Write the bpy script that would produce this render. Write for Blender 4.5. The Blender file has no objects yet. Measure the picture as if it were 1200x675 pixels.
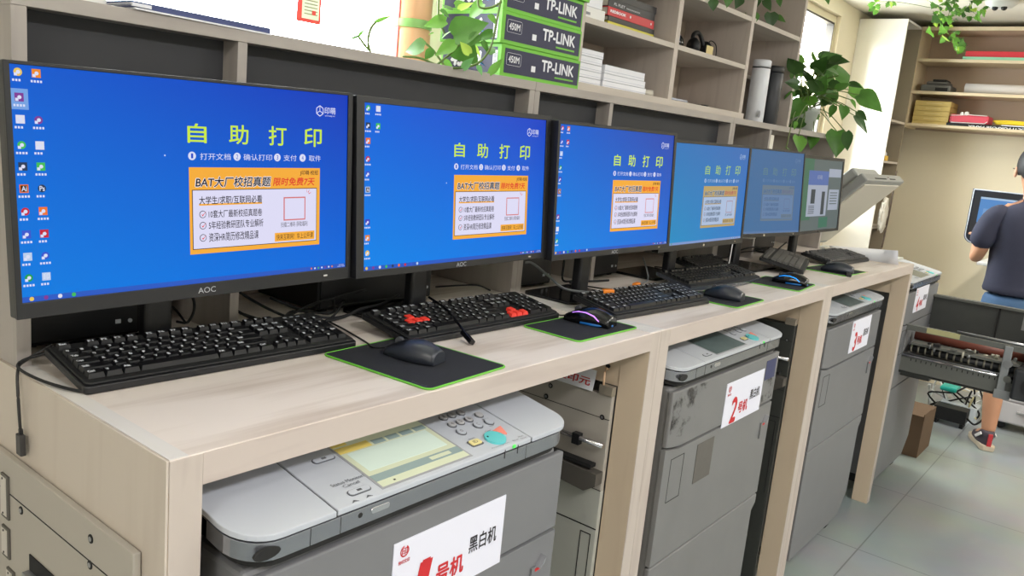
import bpy, bmesh, math, random
from mathutils import Vector, Matrix
random.seed(7)
C = bpy.context.scene.collection
ZD = 1.158            # height of the desk top above the floor
PI = math.pi
def lin(c):
    return tuple((v/12.92 if v <= .04045 else ((v+.055)/1.055)**2.4) for v in [x/255 for x in c])
# ------------------------------------------------------------------ materials
MATS = {}
def mat(name, rgb, rough=.5, metal=0, emit=None, es=1.0, spec=.5, noise=0, nscale=20, bump=0, bscale=200, coat=0, trans=0, alpha=1):
    if name in MATS: return MATS[name]
    m = bpy.data.materials.new(name); m.use_nodes = True
    nt = m.node_tree; b = nt.nodes['Principled BSDF']
    c = lin(rgb)+(1,)
    b.inputs['Base Color'].default_value = c
    b.inputs['Roughness'].default_value = rough; b.inputs['Metallic'].default_value = metal
    b.inputs['Specular IOR Level'].default_value = spec
    b.inputs['Coat Weight'].default_value = coat
    b.inputs['Transmission Weight'].default_value = trans
    b.inputs['Alpha'].default_value = alpha
    if emit:
        b.inputs['Emission Color'].default_value = lin(emit)+(1,); b.inputs['Emission Strength'].default_value = es
    if noise:
        tc = nt.nodes.new('ShaderNodeTexCoord'); n = nt.nodes.new('ShaderNodeTexNoise'); n.inputs['Scale'].default_value = nscale; n.inputs['Detail'].default_value = 6
        mx = nt.nodes.new('ShaderNodeMix'); mx.data_type = 'RGBA'
        nt.links.new(tc.outputs['Object'], n.inputs['Vector']); nt.links.new(n.outputs['Fac'], mx.inputs['Factor'])
        mx.inputs['A'].default_value = tuple(max(0, v*(1-noise)) for v in c[:3])+(1,); mx.inputs['B'].default_value = tuple(min(1, v*(1+noise)) for v in c[:3])+(1,)
        nt.links.new(mx.outputs['Result'], b.inputs['Base Color'])
    if bump:
        tc = nt.nodes.new('ShaderNodeTexCoord'); n = nt.nodes.new('ShaderNodeTexNoise'); n.inputs['Scale'].default_value = bscale
        bp = nt.nodes.new('ShaderNodeBump'); bp.inputs['Strength'].default_value = bump; bp.inputs['Distance'].default_value = .002
        nt.links.new(tc.outputs['Object'], n.inputs['Vector']); nt.links.new(n.outputs['Fac'], bp.inputs['Height']); nt.links.new(bp.outputs['Normal'], b.inputs['Normal'])
    MATS[name] = m; return m
def wood(name, c1, c2, axis='X', scale=1.0, rough=.45, contrast=1.0):
    m = bpy.data.materials.new(name); m.use_nodes = True; nt = m.node_tree; b = nt.nodes['Principled BSDF']
    tc = nt.nodes.new('ShaderNodeTexCoord'); mp = nt.nodes.new('ShaderNodeMapping')
    s = {'X': (1.1, 7, 7), 'Z': (9, 9, 1.0), 'Y': (7, 1.1, 7)}[axis]
    mp.inputs['Scale'].default_value = tuple(v*scale for v in s)
    n1 = nt.nodes.new('ShaderNodeTexNoise'); n1.inputs['Scale'].default_value = 1.6; n1.inputs['Detail'].default_value = 2; n1.inputs['Distortion'].default_value = .3
    mul = nt.nodes.new('ShaderNodeMath'); mul.operation = 'MULTIPLY'; mul.inputs[1].default_value = 14
    si = nt.nodes.new('ShaderNodeMath'); si.operation = 'SINE'
    mr = nt.nodes.new('ShaderNodeMapRange'); mr.inputs['From Min'].default_value = -1; mr.inputs['From Max'].default_value = 1
    n2 = nt.nodes.new('ShaderNodeTexNoise'); n2.inputs['Scale'].default_value = 28; n2.inputs['Detail'].default_value = 5
    add = nt.nodes.new('ShaderNodeMath'); add.operation = 'MULTIPLY_ADD'; add.inputs[1].default_value = .60; 
    mx = nt.nodes.new('ShaderNodeMix'); mx.data_type = 'RGBA'
    L = nt.links.new
    L(tc.outputs['Object'], mp.inputs['Vector']); L(mp.outputs['Vector'], n1.inputs['Vector']); L(n1.outputs['Fac'], mul.inputs[0]); L(mul.outputs[0], si.inputs[0]); L(si.outputs[0], mr.inputs['Value'])
    mp2 = nt.nodes.new('ShaderNodeMapping'); mp2.inputs['Scale'].default_value = {'X': (.12, 2.2, 2.2), 'Z': (2.2, 2.2, .12), 'Y': (2.2, .12, 2.2)}[axis]
    L(tc.outputs['Object'], mp2.inputs['Vector']); L(mp2.outputs['Vector'], n2.inputs['Vector'])
    L(mr.outputs['Result'], add.inputs[0]); L(n2.outputs['Fac'], add.inputs[2])
    mr2 = nt.nodes.new('ShaderNodeMapRange'); mr2.inputs['From Min'].default_value = .30; mr2.inputs['From Max'].default_value = .95
    L(add.outputs[0], mr2.inputs['Value']); L(mr2.outputs['Result'], mx.inputs['Factor'])
    mx.inputs['A'].default_value = lin(c1)+(1,); mx.inputs['B'].default_value = lin(c2)+(1,)
    L(mx.outputs['Result'], b.inputs['Base Color']); b.inputs['Roughness'].default_value = rough
    MATS[name] = m; return m
W_TOP = wood('desk_laminate', (190,175,162), (224,214,206), 'X', 1.0, .38)
W_FAS = wood('laminate_edge', (182,169,162), (194,182,174), 'X', 2.0, .45)
W_LEG = wood('laminate_upright', (180,168,160), (192,181,172), 'Z', 2.0, .5)
W_HUT = wood('hutch_laminate_shaded', (160,153,147), (170,163,157), 'X', 1.0, .55)  # laminate greyed so its colour carries the backlit shade of the hutches
W_HUTV = wood('hutch_upright', (160,153,147), (170,163,157), 'Z', 2.0, .55)  # same backlit grey put into the uprights
W_LEGIN = wood('laminate_warm_lit', (204,184,158), (212,193,168), 'Z', 1.0, .5)  # warm light on the leg sides is mixed into this board colour
W_SIDE = wood('laminate_side', (198,186,174), (204,193,181), 'Z', 1.0, .5)
W_SHELF = wood('shelf_laminate', (184,175,166), (194,185,175), 'X', 1.0, .55)
W_BACK = wood('back_board', (178,162,146), (186,171,154), 'Z', 1.0, .6)
DARKB = mat('charcoal_grey', (58,59,62), .7, noise=.1, nscale=4)
WHITE = mat('white_paint', (236,236,234), .5)
BLACKP = mat('black_plastic', (22,23,26), .42, noise=.15, nscale=60)
BLACKM = mat('matte_black', (16,17,19), .65)
BLACKG = mat('gloss_black', (14,15,18), .15)
KEYC = mat('key_plastic', (20,21,24), .36)
KEYL = mat('key_legend', (225,228,235), .5)
REDK = mat('red_keys', (235,62,50), .5)
GREEN = mat('green_piping', (104,186,56), .5)
PADM = mat('mat_cloth', (24,26,34), .85, bump=.3, bscale=900)
PAPER = mat('white_paper', (235,236,242), .7)
SIGNW = mat('sign_paper', (226,227,240), .6)
REDI = mat('red_ink', (198,38,44), .6)
BLKI = mat('black_ink', (38,36,42), .6)
COP = mat('copier_grey', (117,118,121), .5, noise=.07, nscale=9)
COP2 = mat('copier_grey_worn', (121,121,121), .5, noise=.13, nscale=7)
COPB = mat('copier_beige', (176,170,160), .5, noise=.04, nscale=4)
COPL = mat('copier_pale', (186,187,178), .45)
PANEL = mat('panel_silver', (184,189,198), .35, noise=.03, nscale=8)
PANELD = mat('panel_silver_worn', (186,190,196), .4, noise=.14, nscale=10)
RIM = mat('rim_metal', (150,153,160), .22, .75)
GAP = mat('dark_gap', (28,28,28), .8)
CHROME = mat('chrome', (215,215,220), .15, 1)
STEEL = mat('brushed_steel', (150,152,155), .35, .8)
SMUDGE = mat('dirt_smudge', (100,98,96), .8, noise=.35, nscale=40)
TEAL = mat('teal_plastic', (40,178,165), .4)
# ------------------------------------------------------------------ mesh builder
class MB:
    def __init__(s): s.bm = bmesh.new(); s.mats = []
    def mi(s, m):
        if m not in s.mats: s.mats.append(m)
        return s.mats.index(m)
    def face(s, pts, m, smooth=False):
        vs = [s.bm.verts.new(p) for p in pts]
        try: f = s.bm.faces.new(vs)
        except ValueError: return
        f.material_index = s.mi(m); f.smooth = smooth; return f
    def box(s, x0, x1, y0, y1, z0, z1, m, bev=0, M=None, seg=2):
        b = bmesh.new(); bmesh.ops.create_cube(b, size=1)
        for v in b.verts: v.co = Vector((x0+(v.co.x+.5)*(x1-x0), y0+(v.co.y+.5)*(y1-y0), z0+(v.co.z+.5)*(z1-z0)))
        if bev: bmesh.ops.bevel(b, geom=b.edges[:], offset=bev, segments=seg, affect='EDGES', profile=.5)
        s.merge(b, m, M)
    def merge(s, b, m, M=None, smooth=None):
        k = s.mi(m); mp = {}
        for v in b.verts: mp[v] = s.bm.verts.new(M @ v.co if M else v.co)
        for f in b.faces:
            try: g = s.bm.faces.new([mp[v] for v in f.verts])
            except ValueError: continue
            g.material_index = k; g.smooth = f.smooth if smooth is None else smooth
        b.free()
    def cyl(s, c, r, h, m, r2=None, n=24, axis='Z', M=None, smooth=True):
        b = bmesh.new(); bmesh.ops.create_cone(b, cap_ends=True, segments=n, radius1=r, radius2=r if r2 is None else r2, depth=h)
        R = {'Z': Matrix(), 'X': Matrix.Rotation(PI/2, 4, 'Y'), 'Y': Matrix.Rotation(-PI/2, 4, 'X')}[axis]
        T = Matrix.Translation(c) @ R @ Matrix.Translation((0, 0, h/2))
        for f in b.faces: f.smooth = smooth and len(f.verts) == 4
        s.merge(b, m, (M @ T) if M else T)
    def ball(s, c, r, m, sc=(1,1,1), M=None, n=16):
        b = bmesh.new(); bmesh.ops.create_uvsphere(b, u_segments=n, v_segments=n//2+2, radius=r)
        T = Matrix.Translation(c) @ Matrix.Diagonal((sc[0], sc[1], sc[2], 1))
        s.merge(b, m, (M @ T) if M else T, True)
    def prism(s, pts, off, m, axis='Z', smooth=False):
        # pts: 2D outline, off=(a,b) extents along the axis
        def P(p, h): return {'Z': (p[0], p[1], h), 'Y': (p[0], h, p[1]), 'X': (h, p[0], p[1])}[axis]
        n = len(pts); A = [s.bm.verts.new(P(p, off[0])) for p in pts]; B = [s.bm.verts.new(P(p, off[1])) for p in pts]
        k = s.mi(m); fs = [s.bm.faces.new(A), s.bm.faces.new(B)]
        for i in range(n):
            f = s.bm.faces.new([A[i], A[(i+1) % n], B[(i+1) % n], B[i]]); f.smooth = smooth; fs.append(f)
        for f in fs: f.material_index = k
    def tube(s, path, r, m, n=8, rr=None):
        path = [Vector(p) for p in path]; rings = []; k = s.mi(m)
        up = Vector((0, 0, 1)); 
        for i, p in enumerate(path):
            d = (path[min(i+1, len(path)-1)]-path[max(i-1, 0)]).normalized()
            if abs(d.dot(up)) > .97: up = Vector((1, .2, 0)).normalized()
            a = d.cross(up).normalized(); b_ = a.cross(d).normalized(); q = r if rr is None else rr[i]
            rings.append([s.bm.verts.new(p+a*q*math.cos(2*PI*j/n)+b_*q*math.sin(2*PI*j/n)) for j in range(n)])
        for i in range(len(rings)-1):
            for j in range(n):
                f = s.bm.faces.new([rings[i][j], rings[i][(j+1) % n], rings[i+1][(j+1) % n], rings[i+1][j]]); f.material_index = k; f.smooth = True
        for R_ in (rings[0], rings[-1]):
            f = s.bm.faces.new(R_); f.material_index = k
    def lathe(s, prof, c, m, n=28, mlist=None):
        rings = []; k = s.mi(m)
        for r, z in prof:
            rings.append([s.bm.verts.new((c[0]+r*math.cos(2*PI*j/n), c[1]+r*math.sin(2*PI*j/n), c[2]+z)) for j in range(n)])
        for i in range(len(rings)-1):
            kk = s.mi(mlist[i]) if mlist else k
            for j in range(n):
                f = s.bm.faces.new([rings[i][j], rings[i][(j+1) % n], rings[i+1][(j+1) % n], rings[i+1][j]]); f.material_index = kk; f.smooth = True
        if prof[0][0] > 1e-5: s.bm.faces.new(rings[0]).material_index = k
        if prof[-1][0] > 1e-5: s.bm.faces.new(rings[-1]).material_index = s.mi(mlist[-1]) if mlist else k
    def text(s, st, rect, m, O, X, Y, N=(0,0,0), bold=0, shear=0, keep=False):
        """rect=(x0,y0,x1,y1) in the frame O + x*X + y*Y; the glyphs fill it"""
        vs, fs, bb = glyphs(st, bold, shear)
        x0, y0, x1, y1 = rect; sx = (x1-x0)/(bb[2]-bb[0]); sy = (y1-y0)/(bb[3]-bb[1])
        if keep: 
            k = min(abs(sx), abs(sy)); sx = math.copysign(k, sx); sy = math.copysign(k, sy)
        O = Vector(O); X = Vector(X); Y = Vector(Y); N = Vector(N); k = s.mi(m)
        up_ = X.cross(Y).normalized()*.00003
        nv = [s.bm.verts.new(O+N+up_*(v[2] if len(v) > 2 else 0)+X*(x0+(v[0]-bb[0])*sx)+Y*(y0+(v[1]-bb[1])*sy)) for v in vs]
        for f in fs:
            try: s.bm.faces.new([nv[i] for i in f]).material_index = k
            except ValueError: pass
    def build(s, name, parent=None, loc=(0,0,0), bev=0, sub=0, auto=None, recalc=True, solid=0):
        if recalc: bmesh.ops.recalc_face_normals(s.bm, faces=s.bm.faces[:])
        me = bpy.data.meshes.new(name); s.bm.to_mesh(me); s.bm.free()
        for m in s.mats: me.materials.append(m)
        o = bpy.data.objects.new(name, me); C.objects.link(o); o.location = loc
        if parent: o.parent = parent
        if solid:
            md = o.modifiers.new('thick', 'SOLIDIFY'); md.thickness = solid; md.offset = 0
        if bev:
            md = o.modifiers.new('bevel', 'BEVEL'); md.width = bev; md.segments = 2; md.limit_method = 'ANGLE'; md.angle_limit = math.radians(40)
        if sub:
            md = o.modifiers.new('sub', 'SUBSURF'); md.levels = sub; md.render_levels = sub
        return o
_G = {}
def glyphs(st, bold=0, shear=0):
    key = (st, bold, shear)
    if key in _G: return _G[key]
    cu = bpy.data.curves.new('glyph', 'FONT'); cu.body = st; cu.size = 1; cu.shear = shear; cu.resolution_u = 3
    o = bpy.data.objects.new('glyph', cu); C.objects.link(o)
    dg = bpy.context.evaluated_depsgraph_get(); dg.update()
    me = bpy.data.meshes.new_from_object(o.evaluated_get(dg))
    vs = [(v.co.x, v.co.y) for v in me.vertices]; fs = [tuple(p.vertices) for p in me.polygons]
    if bold:
        v0, f0 = vs, fs; vs, fs = [], []
        for q_, (dx, dy) in enumerate(((0,0),(bold,0),(-bold,0),(0,bold),(0,-bold))):
            k = len(vs); vs += [(x+dx, y+dy, q_) for x, y in v0]; fs += [tuple(i+k for i in f) for f in f0]
    bpy.data.objects.remove(o); bpy.data.curves.remove(cu); bpy.data.meshes.remove(me)
    if not vs: vs = [(0,0),(1,0),(1,1)]; fs = []
    bb = (min(v[0] for v in vs), min(v[1] for v in vs), max(v[0] for v in vs), max(v[1] for v in vs))
    _G[key] = (vs, fs, bb); return _G[key]
def thing(name, label, cat, loc=(0,0,0), rotz=0, group=None):
    o = bpy.data.objects.new(name, None); C.objects.link(o); o.empty_display_size = .05
    o.location = loc; o.rotation_euler = (0, 0, rotz); o['label'] = label; o['category'] = cat
    if group: o['group'] = group
    return o
def tag(o, label, cat, group=None, kind=None):
    if label: o['label'] = label
    if cat: o['category'] = cat
    if group: o['group'] = group
    if kind: o['kind'] = kind
    return o
def struct(o, label=None):
    o['kind'] = 'structure'
    if label: o['label'] = label
    return o
def spline(pts, n=10):
    pts = [Vector(p) for p in pts]; P = [pts[0]*2-pts[1]]+pts+[pts[-1]*2-pts[-2]]; out = []
    for i in range(1, len(P)-2):
        for k in range(n):
            t = k/n; a, b, c, d = P[i-1], P[i], P[i+1], P[i+2]
            out.append(.5*((2*b)+(c-a)*t+(2*a-5*b+4*c-d)*t*t+(-a+3*b-3*c+d)*t**3))
    out.append(pts[-1]); return out
def rounded(x0, x1, y0, y1, r, n=6, corners=(1,1,1,1)):
    out = []
    for (cx, cy, a0), on in zip([(x1-r, y1-r, 0), (x0+r, y1-r, 90), (x0+r, y0+r, 180), (x1-r, y0+r, 270)], corners):
        if on:
            for k in range(n+1):
                a = math.radians(a0+90*k/n); out.append((cx+r*math.cos(a), cy+r*math.sin(a)))
        else:
            out.append({0: (x1, y1), 90: (x0, y1), 180: (x0, y0), 270: (x1, y0)}[a0])
    return out

def smudge_mat(name, rgb, thr):
    m = bpy.data.materials.new(name); m.use_nodes = True; nt = m.node_tree; b = nt.nodes['Principled BSDF']; b.inputs['Base Color'].default_value = lin(rgb)+(1,); b.inputs['Roughness'].default_value = .8
    tc = nt.nodes.new('ShaderNodeTexCoord'); n = nt.nodes.new('ShaderNodeTexNoise'); n.inputs['Scale'].default_value = 22; n.inputs['Detail'].default_value = 7; n.inputs['Roughness'].default_value = .65
    mr = nt.nodes.new('ShaderNodeMapRange'); mr.inputs['From Min'].default_value = thr; mr.inputs['From Max'].default_value = thr+.13; mr.inputs['To Max'].default_value = .75
    nt.links.new(tc.outputs['Object'], n.inputs['Vector']); nt.links.new(n.outputs['Fac'], mr.inputs['Value']); nt.links.new(mr.outputs['Result'], b.inputs['Alpha'])
    return m
SMG = smudge_mat('worn_smudge', (70,68,66), .50)
# ================================================================== room
CEIL = ZD+1.455; XE = 6.32; YB = 1.06; XW = -2.4; YF = -3.2
def tile_mat():
    m = bpy.data.materials.new('floor_tiles'); m.use_nodes = True; nt = m.node_tree; b = nt.nodes['Principled BSDF']; L = nt.links.new
    tc = nt.nodes.new('ShaderNodeTexCoord'); mp = nt.nodes.new('ShaderNodeMapping'); mp.inputs['Location'].default_value = (.2, .11, 0)
    br = nt.nodes.new('ShaderNodeTexBrick'); br.offset = 0; br.inputs['Scale'].default_value = 1; br.inputs['Brick Width'].default_value = .8; br.inputs['Row Height'].default_value = .8
    br.inputs['Mortar Size'].default_value = .003; br.inputs['Color1'].default_value = lin((158,166,166))+(1,); br.inputs['Color2'].default_value = lin((150,158,158))+(1,); br.inputs['Mortar'].default_value = lin((118,124,122))+(1,)
    n = nt.nodes.new('ShaderNodeTexNoise'); n.inputs['Scale'].default_value = 3; n.inputs['Detail'].default_value = 8
    mx = nt.nodes.new('ShaderNodeMix'); mx.data_type = 'RGBA'; mx.blend_type = 'MULTIPLY'; mx.inputs['Factor'].default_value = .35
    L(tc.outputs['Object'], mp.inputs['Vector']); L(mp.outputs['Vector'], br.inputs['Vector']); L(tc.outputs['Object'], n.inputs['Vector'])
    L(br.outputs['Color'], mx.inputs['A']); L(n.outputs['Color'], mx.inputs['B']); L(mx.outputs['Result'], b.inputs['Base Color']); b.inputs['Roughness'].default_value = .28
    return m
TILE = tile_mat()
WALLC = mat('cream_wall', (226,215,190), .75, noise=.03, nscale=3)
WALLW = mat('pale_wall', (224,221,212), .75, noise=.03, nscale=3)
CEILM = mat('ceiling_paint', (230,224,208), .8)
FRAME = mat('window_frame', (224,212,184), .5)
b = MB(); b.box(XW, XE, YF, YB, -.05, 0, TILE); struct(b.build('floor'))
b = MB(); b.box(XW, XE, YF, YB, CEIL, CEIL+.08, CEILM); struct(b.build('ceiling'))
W1 = (.02, 1.36, ZD+.30, CEIL-.06); W2 = (4.42, 5.22, ZD+.10, ZD+1.36)
b = MB()
xs = [XW, W1[0], W1[1], W2[0], W2[1], XE]
b.box(XW, W1[0], YB, YB+.2, 0, CEIL, WALLW); b.box(W1[1], W2[0], YB, YB+.2, 0, CEIL, WALLW); b.box(W2[1], XE, YB, YB+.2, 0, CEIL, WALLC)
for w in (W1, W2):
    b.box(w[0], w[1], YB, YB+.2, 0, w[2], WALLW); b.box(w[0], w[1], YB, YB+.2, w[3], CEIL, WALLC)
struct(b.build('wall_back'))
b = MB(); b.box(XE, XE+.1, YF, YB+.2, 0, CEIL, WALLC); struct(b.build('wall_right'))
b = MB(); b.box(XW-.1, XW, YF, YB+.2, 0, CEIL, WALLW); struct(b.build('wall_left'))
b = MB(); b.box(XW, XE, YF-.1, YF, 0, CEIL, WALLW); struct(b.build('wall_front'))
GLASS = bpy.data.materials.new('window_glass'); GLASS.use_nodes = True
nt = GLASS.node_tree; nt.nodes.clear()
o_ = nt.nodes.new('ShaderNodeOutputMaterial'); tr = nt.nodes.new('ShaderNodeBsdfTransparent'); gl = nt.nodes.new('ShaderNodeBsdfGlossy'); gl.inputs['Roughness'].default_value = .05; mxs = nt.nodes.new('ShaderNodeMixShader'); mxs.inputs[0].default_value = .05
nt.links.new(tr.outputs[0], mxs.inputs[1]); nt.links.new(gl.outputs[0], mxs.inputs[2]); nt.links.new(mxs.outputs[0], o_.inputs[0])
DKF = mat('window_gasket', (70,66,60), .5)
for i, w in enumerate((W1, W2)):
    fr = MB(); t = .05
    fr.box(w[0], w[0]+t, YB+.03, YB+.1, w[2], w[3], FRAME); fr.box(w[1]-t, w[1], YB+.03, YB+.1, w[2], w[3], FRAME)
    fr.box(w[0]+t, w[1]-t, YB+.03, YB+.1, w[2], w[2]+t, FRAME); fr.box(w[0]+t, w[1]-t, YB+.03, YB+.1, w[3]-t, w[3], FRAME)
    if i: 
        fr.box(w[1]-t-.012, w[1]-t, YB+.02, YB+.07, w[2]+t, w[3]-t, DKF); fr.box(w[0]+t, w[1]-t, YB+.02, YB+.07, w[3]-t-.012, w[3]-t, DKF)
    f = struct(fr.build('window_%d' % (i+1)))
    g = MB(); g.box(w[0]+t, w[1]-t, YB+.062, YB+.068, w[2]+t, w[3]-t, GLASS); g.build('pane', f)
# red notice on the left window's glass
b = MB(); RS = mat('red_sticker', (226,70,80), .6)
b.prism([(-.062,0),(.02,0),(.02,.20),(-.03,.20),(-.058,.075)], (0,.002), RS, axis='Y')
b.box(-.045, .012, -.002, 0, .01, .085, PAPER)
for k in range(6): b.box(-.038, .006, -.003, -.002, .022+k*.009, .0245+k*.009, mat('grey_ink', (150,130,135), .7))
b.box(-.012, .0, -.0035, -.002, .022, .034, RS)
for k in range(3): b.box(-.03+k*.004, .012, -.002, 0, .105+k*.022, .115+k*.022, PAPER)
o = b.build('window_sticker', loc=(1.035, YB+.055, ZD+.655)); tag(o, 'red and white notice stuck on the bright window glass above the desks', 'sticker')
# ================================================================== desks
L1 = 1.1877; TH = .0415; LW = .0428
def make_desk():
    t = thing('computer_desk', '', 'desk')
    b = MB(); b.box(.0, L1-.001, 0, .73, -TH, 0, W_TOP); 
    top = b.build('desk_top', t, bev=.0012)
    b = MB(); b.box(LW, L1-LW, -.0015, .0005, -TH, -.0012, W_FAS); b.build('front_edge', t)
    for s in (0, 1):
        x0, x1 = (0, LW) if s == 0 else (L1-LW-.001, L1-.001)
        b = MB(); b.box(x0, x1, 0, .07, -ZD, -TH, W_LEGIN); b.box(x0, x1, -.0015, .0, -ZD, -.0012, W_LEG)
        b.build('leg', t, bev=.001)
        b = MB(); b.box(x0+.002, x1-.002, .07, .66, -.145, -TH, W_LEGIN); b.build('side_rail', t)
        b = MB(); b.box(x0, x1, .66, .72, -ZD, -TH, W_SIDE); b.build('leg', t)
    b = MB(); b.box(LW, L1-LW, .70, .715, -.5, -TH, W_SIDE); b.build('back_rail', t)
    return t
def dup(o, parent=None):
    c = o.copy(); C.objects.link(c)
    if parent: c.parent = parent
    for ch in list(o.children): dup(ch, c)
    return c
d0 = make_desk()
desks = [d0, dup(d0), dup(d0)]
for i, (d, lb) in enumerate(zip(desks, ['pale wood desk over the copier marked 1, nearest of the row', 'pale wood desk over the copier marked 2, middle of the row', 'pale wood desk over the copier marked 3, at the far end of the row'])):
    d.location = (i*L1, 0, ZD); d['label'] = lb; d['group'] = 'desks in a row'
# pale joint strips on the desk tops
STRIP = mat('joint_tape', (214,210,206), .5)
b = MB(); b.box(-.0, .024, .0, .43, 0, .0012, STRIP); b.build('edge_strip', desks[0])
b = MB(); b.box(-.0035, .0, .0, .73, -ZD, -.0004, W_SIDE); b.build('end_panel', desks[0], bev=.0006)
for i, d in enumerate(desks):
    if i: b = MB(); b.box(0, .018, .003, .42, 0, .0012, STRIP); b.build('edge_strip', d)
    if i < 2: b = MB(); b.box(L1-.045, L1-.0015, .003, .42, 0, .0012, STRIP); b.build('edge_strip', d)
# ------------------------------------------------------------------ hutches
HB, HT, PW, MD = .517, .5385, .0207, .361
def make_hutch():
    t = thing('desk_hutch', '', 'hutch')
    for x0, x1 in ((0, PW), (L1-PW-.001, L1-.001)):
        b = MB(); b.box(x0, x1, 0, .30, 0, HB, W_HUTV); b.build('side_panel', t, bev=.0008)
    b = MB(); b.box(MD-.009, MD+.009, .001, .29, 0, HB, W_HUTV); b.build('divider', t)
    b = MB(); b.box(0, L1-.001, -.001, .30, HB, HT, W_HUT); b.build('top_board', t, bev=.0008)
    b = MB(); b.box(PW, L1-PW, .285, .30, .0, .27, W_BACK); b.build('back_panel', t)
    for xa, xb in ((PW, MD-.009), (MD+.009, L1-PW-.001)):
        b = MB(); b.box(xa, xb, .045, .055, .27, HB, DARKB); b.box(xa, xb, .055, .285, .27, .282, DARKB); b.build('dark_inset', t)  # dark grey sheet and ledge across the upper compartments
    return t
h0 = make_hutch(); hs = [h0, dup(h0), dup(h0)]
for i, (d, lb) in enumerate(zip(hs, ['low open wooden hutch carrying the green router boxes, behind the first two monitors', 'low open wooden hutch under the tall bookcase, behind the third and fourth monitors', 'low open wooden hutch under the big potted plant, behind the last two monitors'])):
    if i == 2:
        for c_ in [c_ for c_ in d.children if c_.name.startswith('dark_inset')]: bpy.data.objects.remove(c_)
    d.location = (i*L1, .43, ZD+.0008); d['label'] = lb; d['group'] = 'hutches on the desks'
# ------------------------------------------------------------------ bookcase on the hutches
bc = thing('open_bookcase', 'tall open wooden bookcase with books and paper, standing on the hutches', 'bookcase', (1.38, .45, ZD+HT))
def bz(z): return z-HT
def bx(x): return x-1.38
b = MB(); b.box(bx(1.385), bx(2.50), 0, .27, .001, .0225, W_SHELF); b.build('shelf', bc, bev=.0008)
b = MB(); b.box(bx(1.40), bx(2.452), .001, .26, bz(.716), bz(.731), W_SHELF); b.build('shelf', bc)
b = MB(); b.box(bx(2.478), bx(2.945), .14, .26, bz(.716), bz(.731), W_SHELF); b.build('shelf', bc)
b = MB(); b.box(bx(1.93), bx(2.452), .001, .26, bz(.884), bz(.900), W_SHELF); b.box(bx(2.452), bx(2.96), .001, .26, bz(.884), bz(.900), W_SHELF); b.build('shelf', bc)
b = MB(); b.box(bx(1.40), bx(1.905), .001, .26, bz(.884), bz(.900), W_SHELF); b.build('shelf', bc)
for x0, x1, y0, z0 in ((1.385, 1.40, 0, .0225), (1.903, 1.930, 0, .0225), (2.452, 2.478, 0, .0225), (2.945, 2.968, 0, .0)):
    b = MB(); b.box(bx(x0), bx(x1), y0, .26, z0, .62, W_LEG); b.build('upright', bc)
b = MB(); b.box(bx(1.385), bx(2.968), .262, .27, .0225, .62, W_BACK); b.build('back_panel', bc)
b = MB(); b.box(bx(1.385), bx(2.968), 0, .27, .62, .64, W_SHELF); b.build('top_board', bc)
# ================================================================== monitors
SW, SH = .527, .2964
def emis(name, rgb, es=.92):
    return mat(name, (4,4,5), .4, emit=rgb, es=es, spec=.1)
def screen_bg(name, tl, tr, bl, br_):
    m = bpy.data.materials.new(name); m.use_nodes = True; nt = m.node_tree; b = nt.nodes['Principled BSDF']; L = nt.links.new
    b.inputs['Base Color'].default_value = (.003,.003,.004,1); b.inputs['Roughness'].default_value = .4; b.inputs['Specular IOR Level'].default_value = .1
    tc = nt.nodes.new('ShaderNodeTexCoord'); sp = nt.nodes.new('ShaderNodeSeparateXYZ'); L(tc.outputs['Object'], sp.inputs[0])
    mrx = nt.nodes.new('ShaderNodeMapRange'); mrx.inputs['From Min'].default_value = -SW/2; mrx.inputs['From Max'].default_value = SW/2; L(sp.outputs['X'], mrx.inputs['Value'])
    mrz = nt.nodes.new('ShaderNodeMapRange'); mrz.inputs['From Min'].default_value = SH/2; mrz.inputs['From Max'].default_value = -SH/2; L(sp.outputs['Z'], mrz.inputs['Value'])
    def mx(a, c, f):
        n = nt.nodes.new('ShaderNodeMix'); n.data_type = 'RGBA'; L(f, n.inputs['Factor'])
        for v, s in ((a, 'A'), (c, 'B')):
            if isinstance(v, tuple): n.inputs[s].default_value = lin(v)+(1,)
            else: L(v, n.inputs[s])
        return n.outputs['Result']
    top = mx(tl, tr, mrx.outputs['Result']); bot = mx(bl, br_, mrx.outputs['Result']); al = mx(top, bot, mrz.outputs['Result'])
    L(al, b.inputs['Emission Color']); b.inputs['Emission Strength'].default_value = .9
    return m
ICONC = [(236,200,90),(240,120,50),(70,60,190),(70,190,90),(190,210,240),(130,60,150),(200,40,60),(240,140,40),(40,60,90),(30,160,80),(225,225,240),(60,90,210)]
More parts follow.
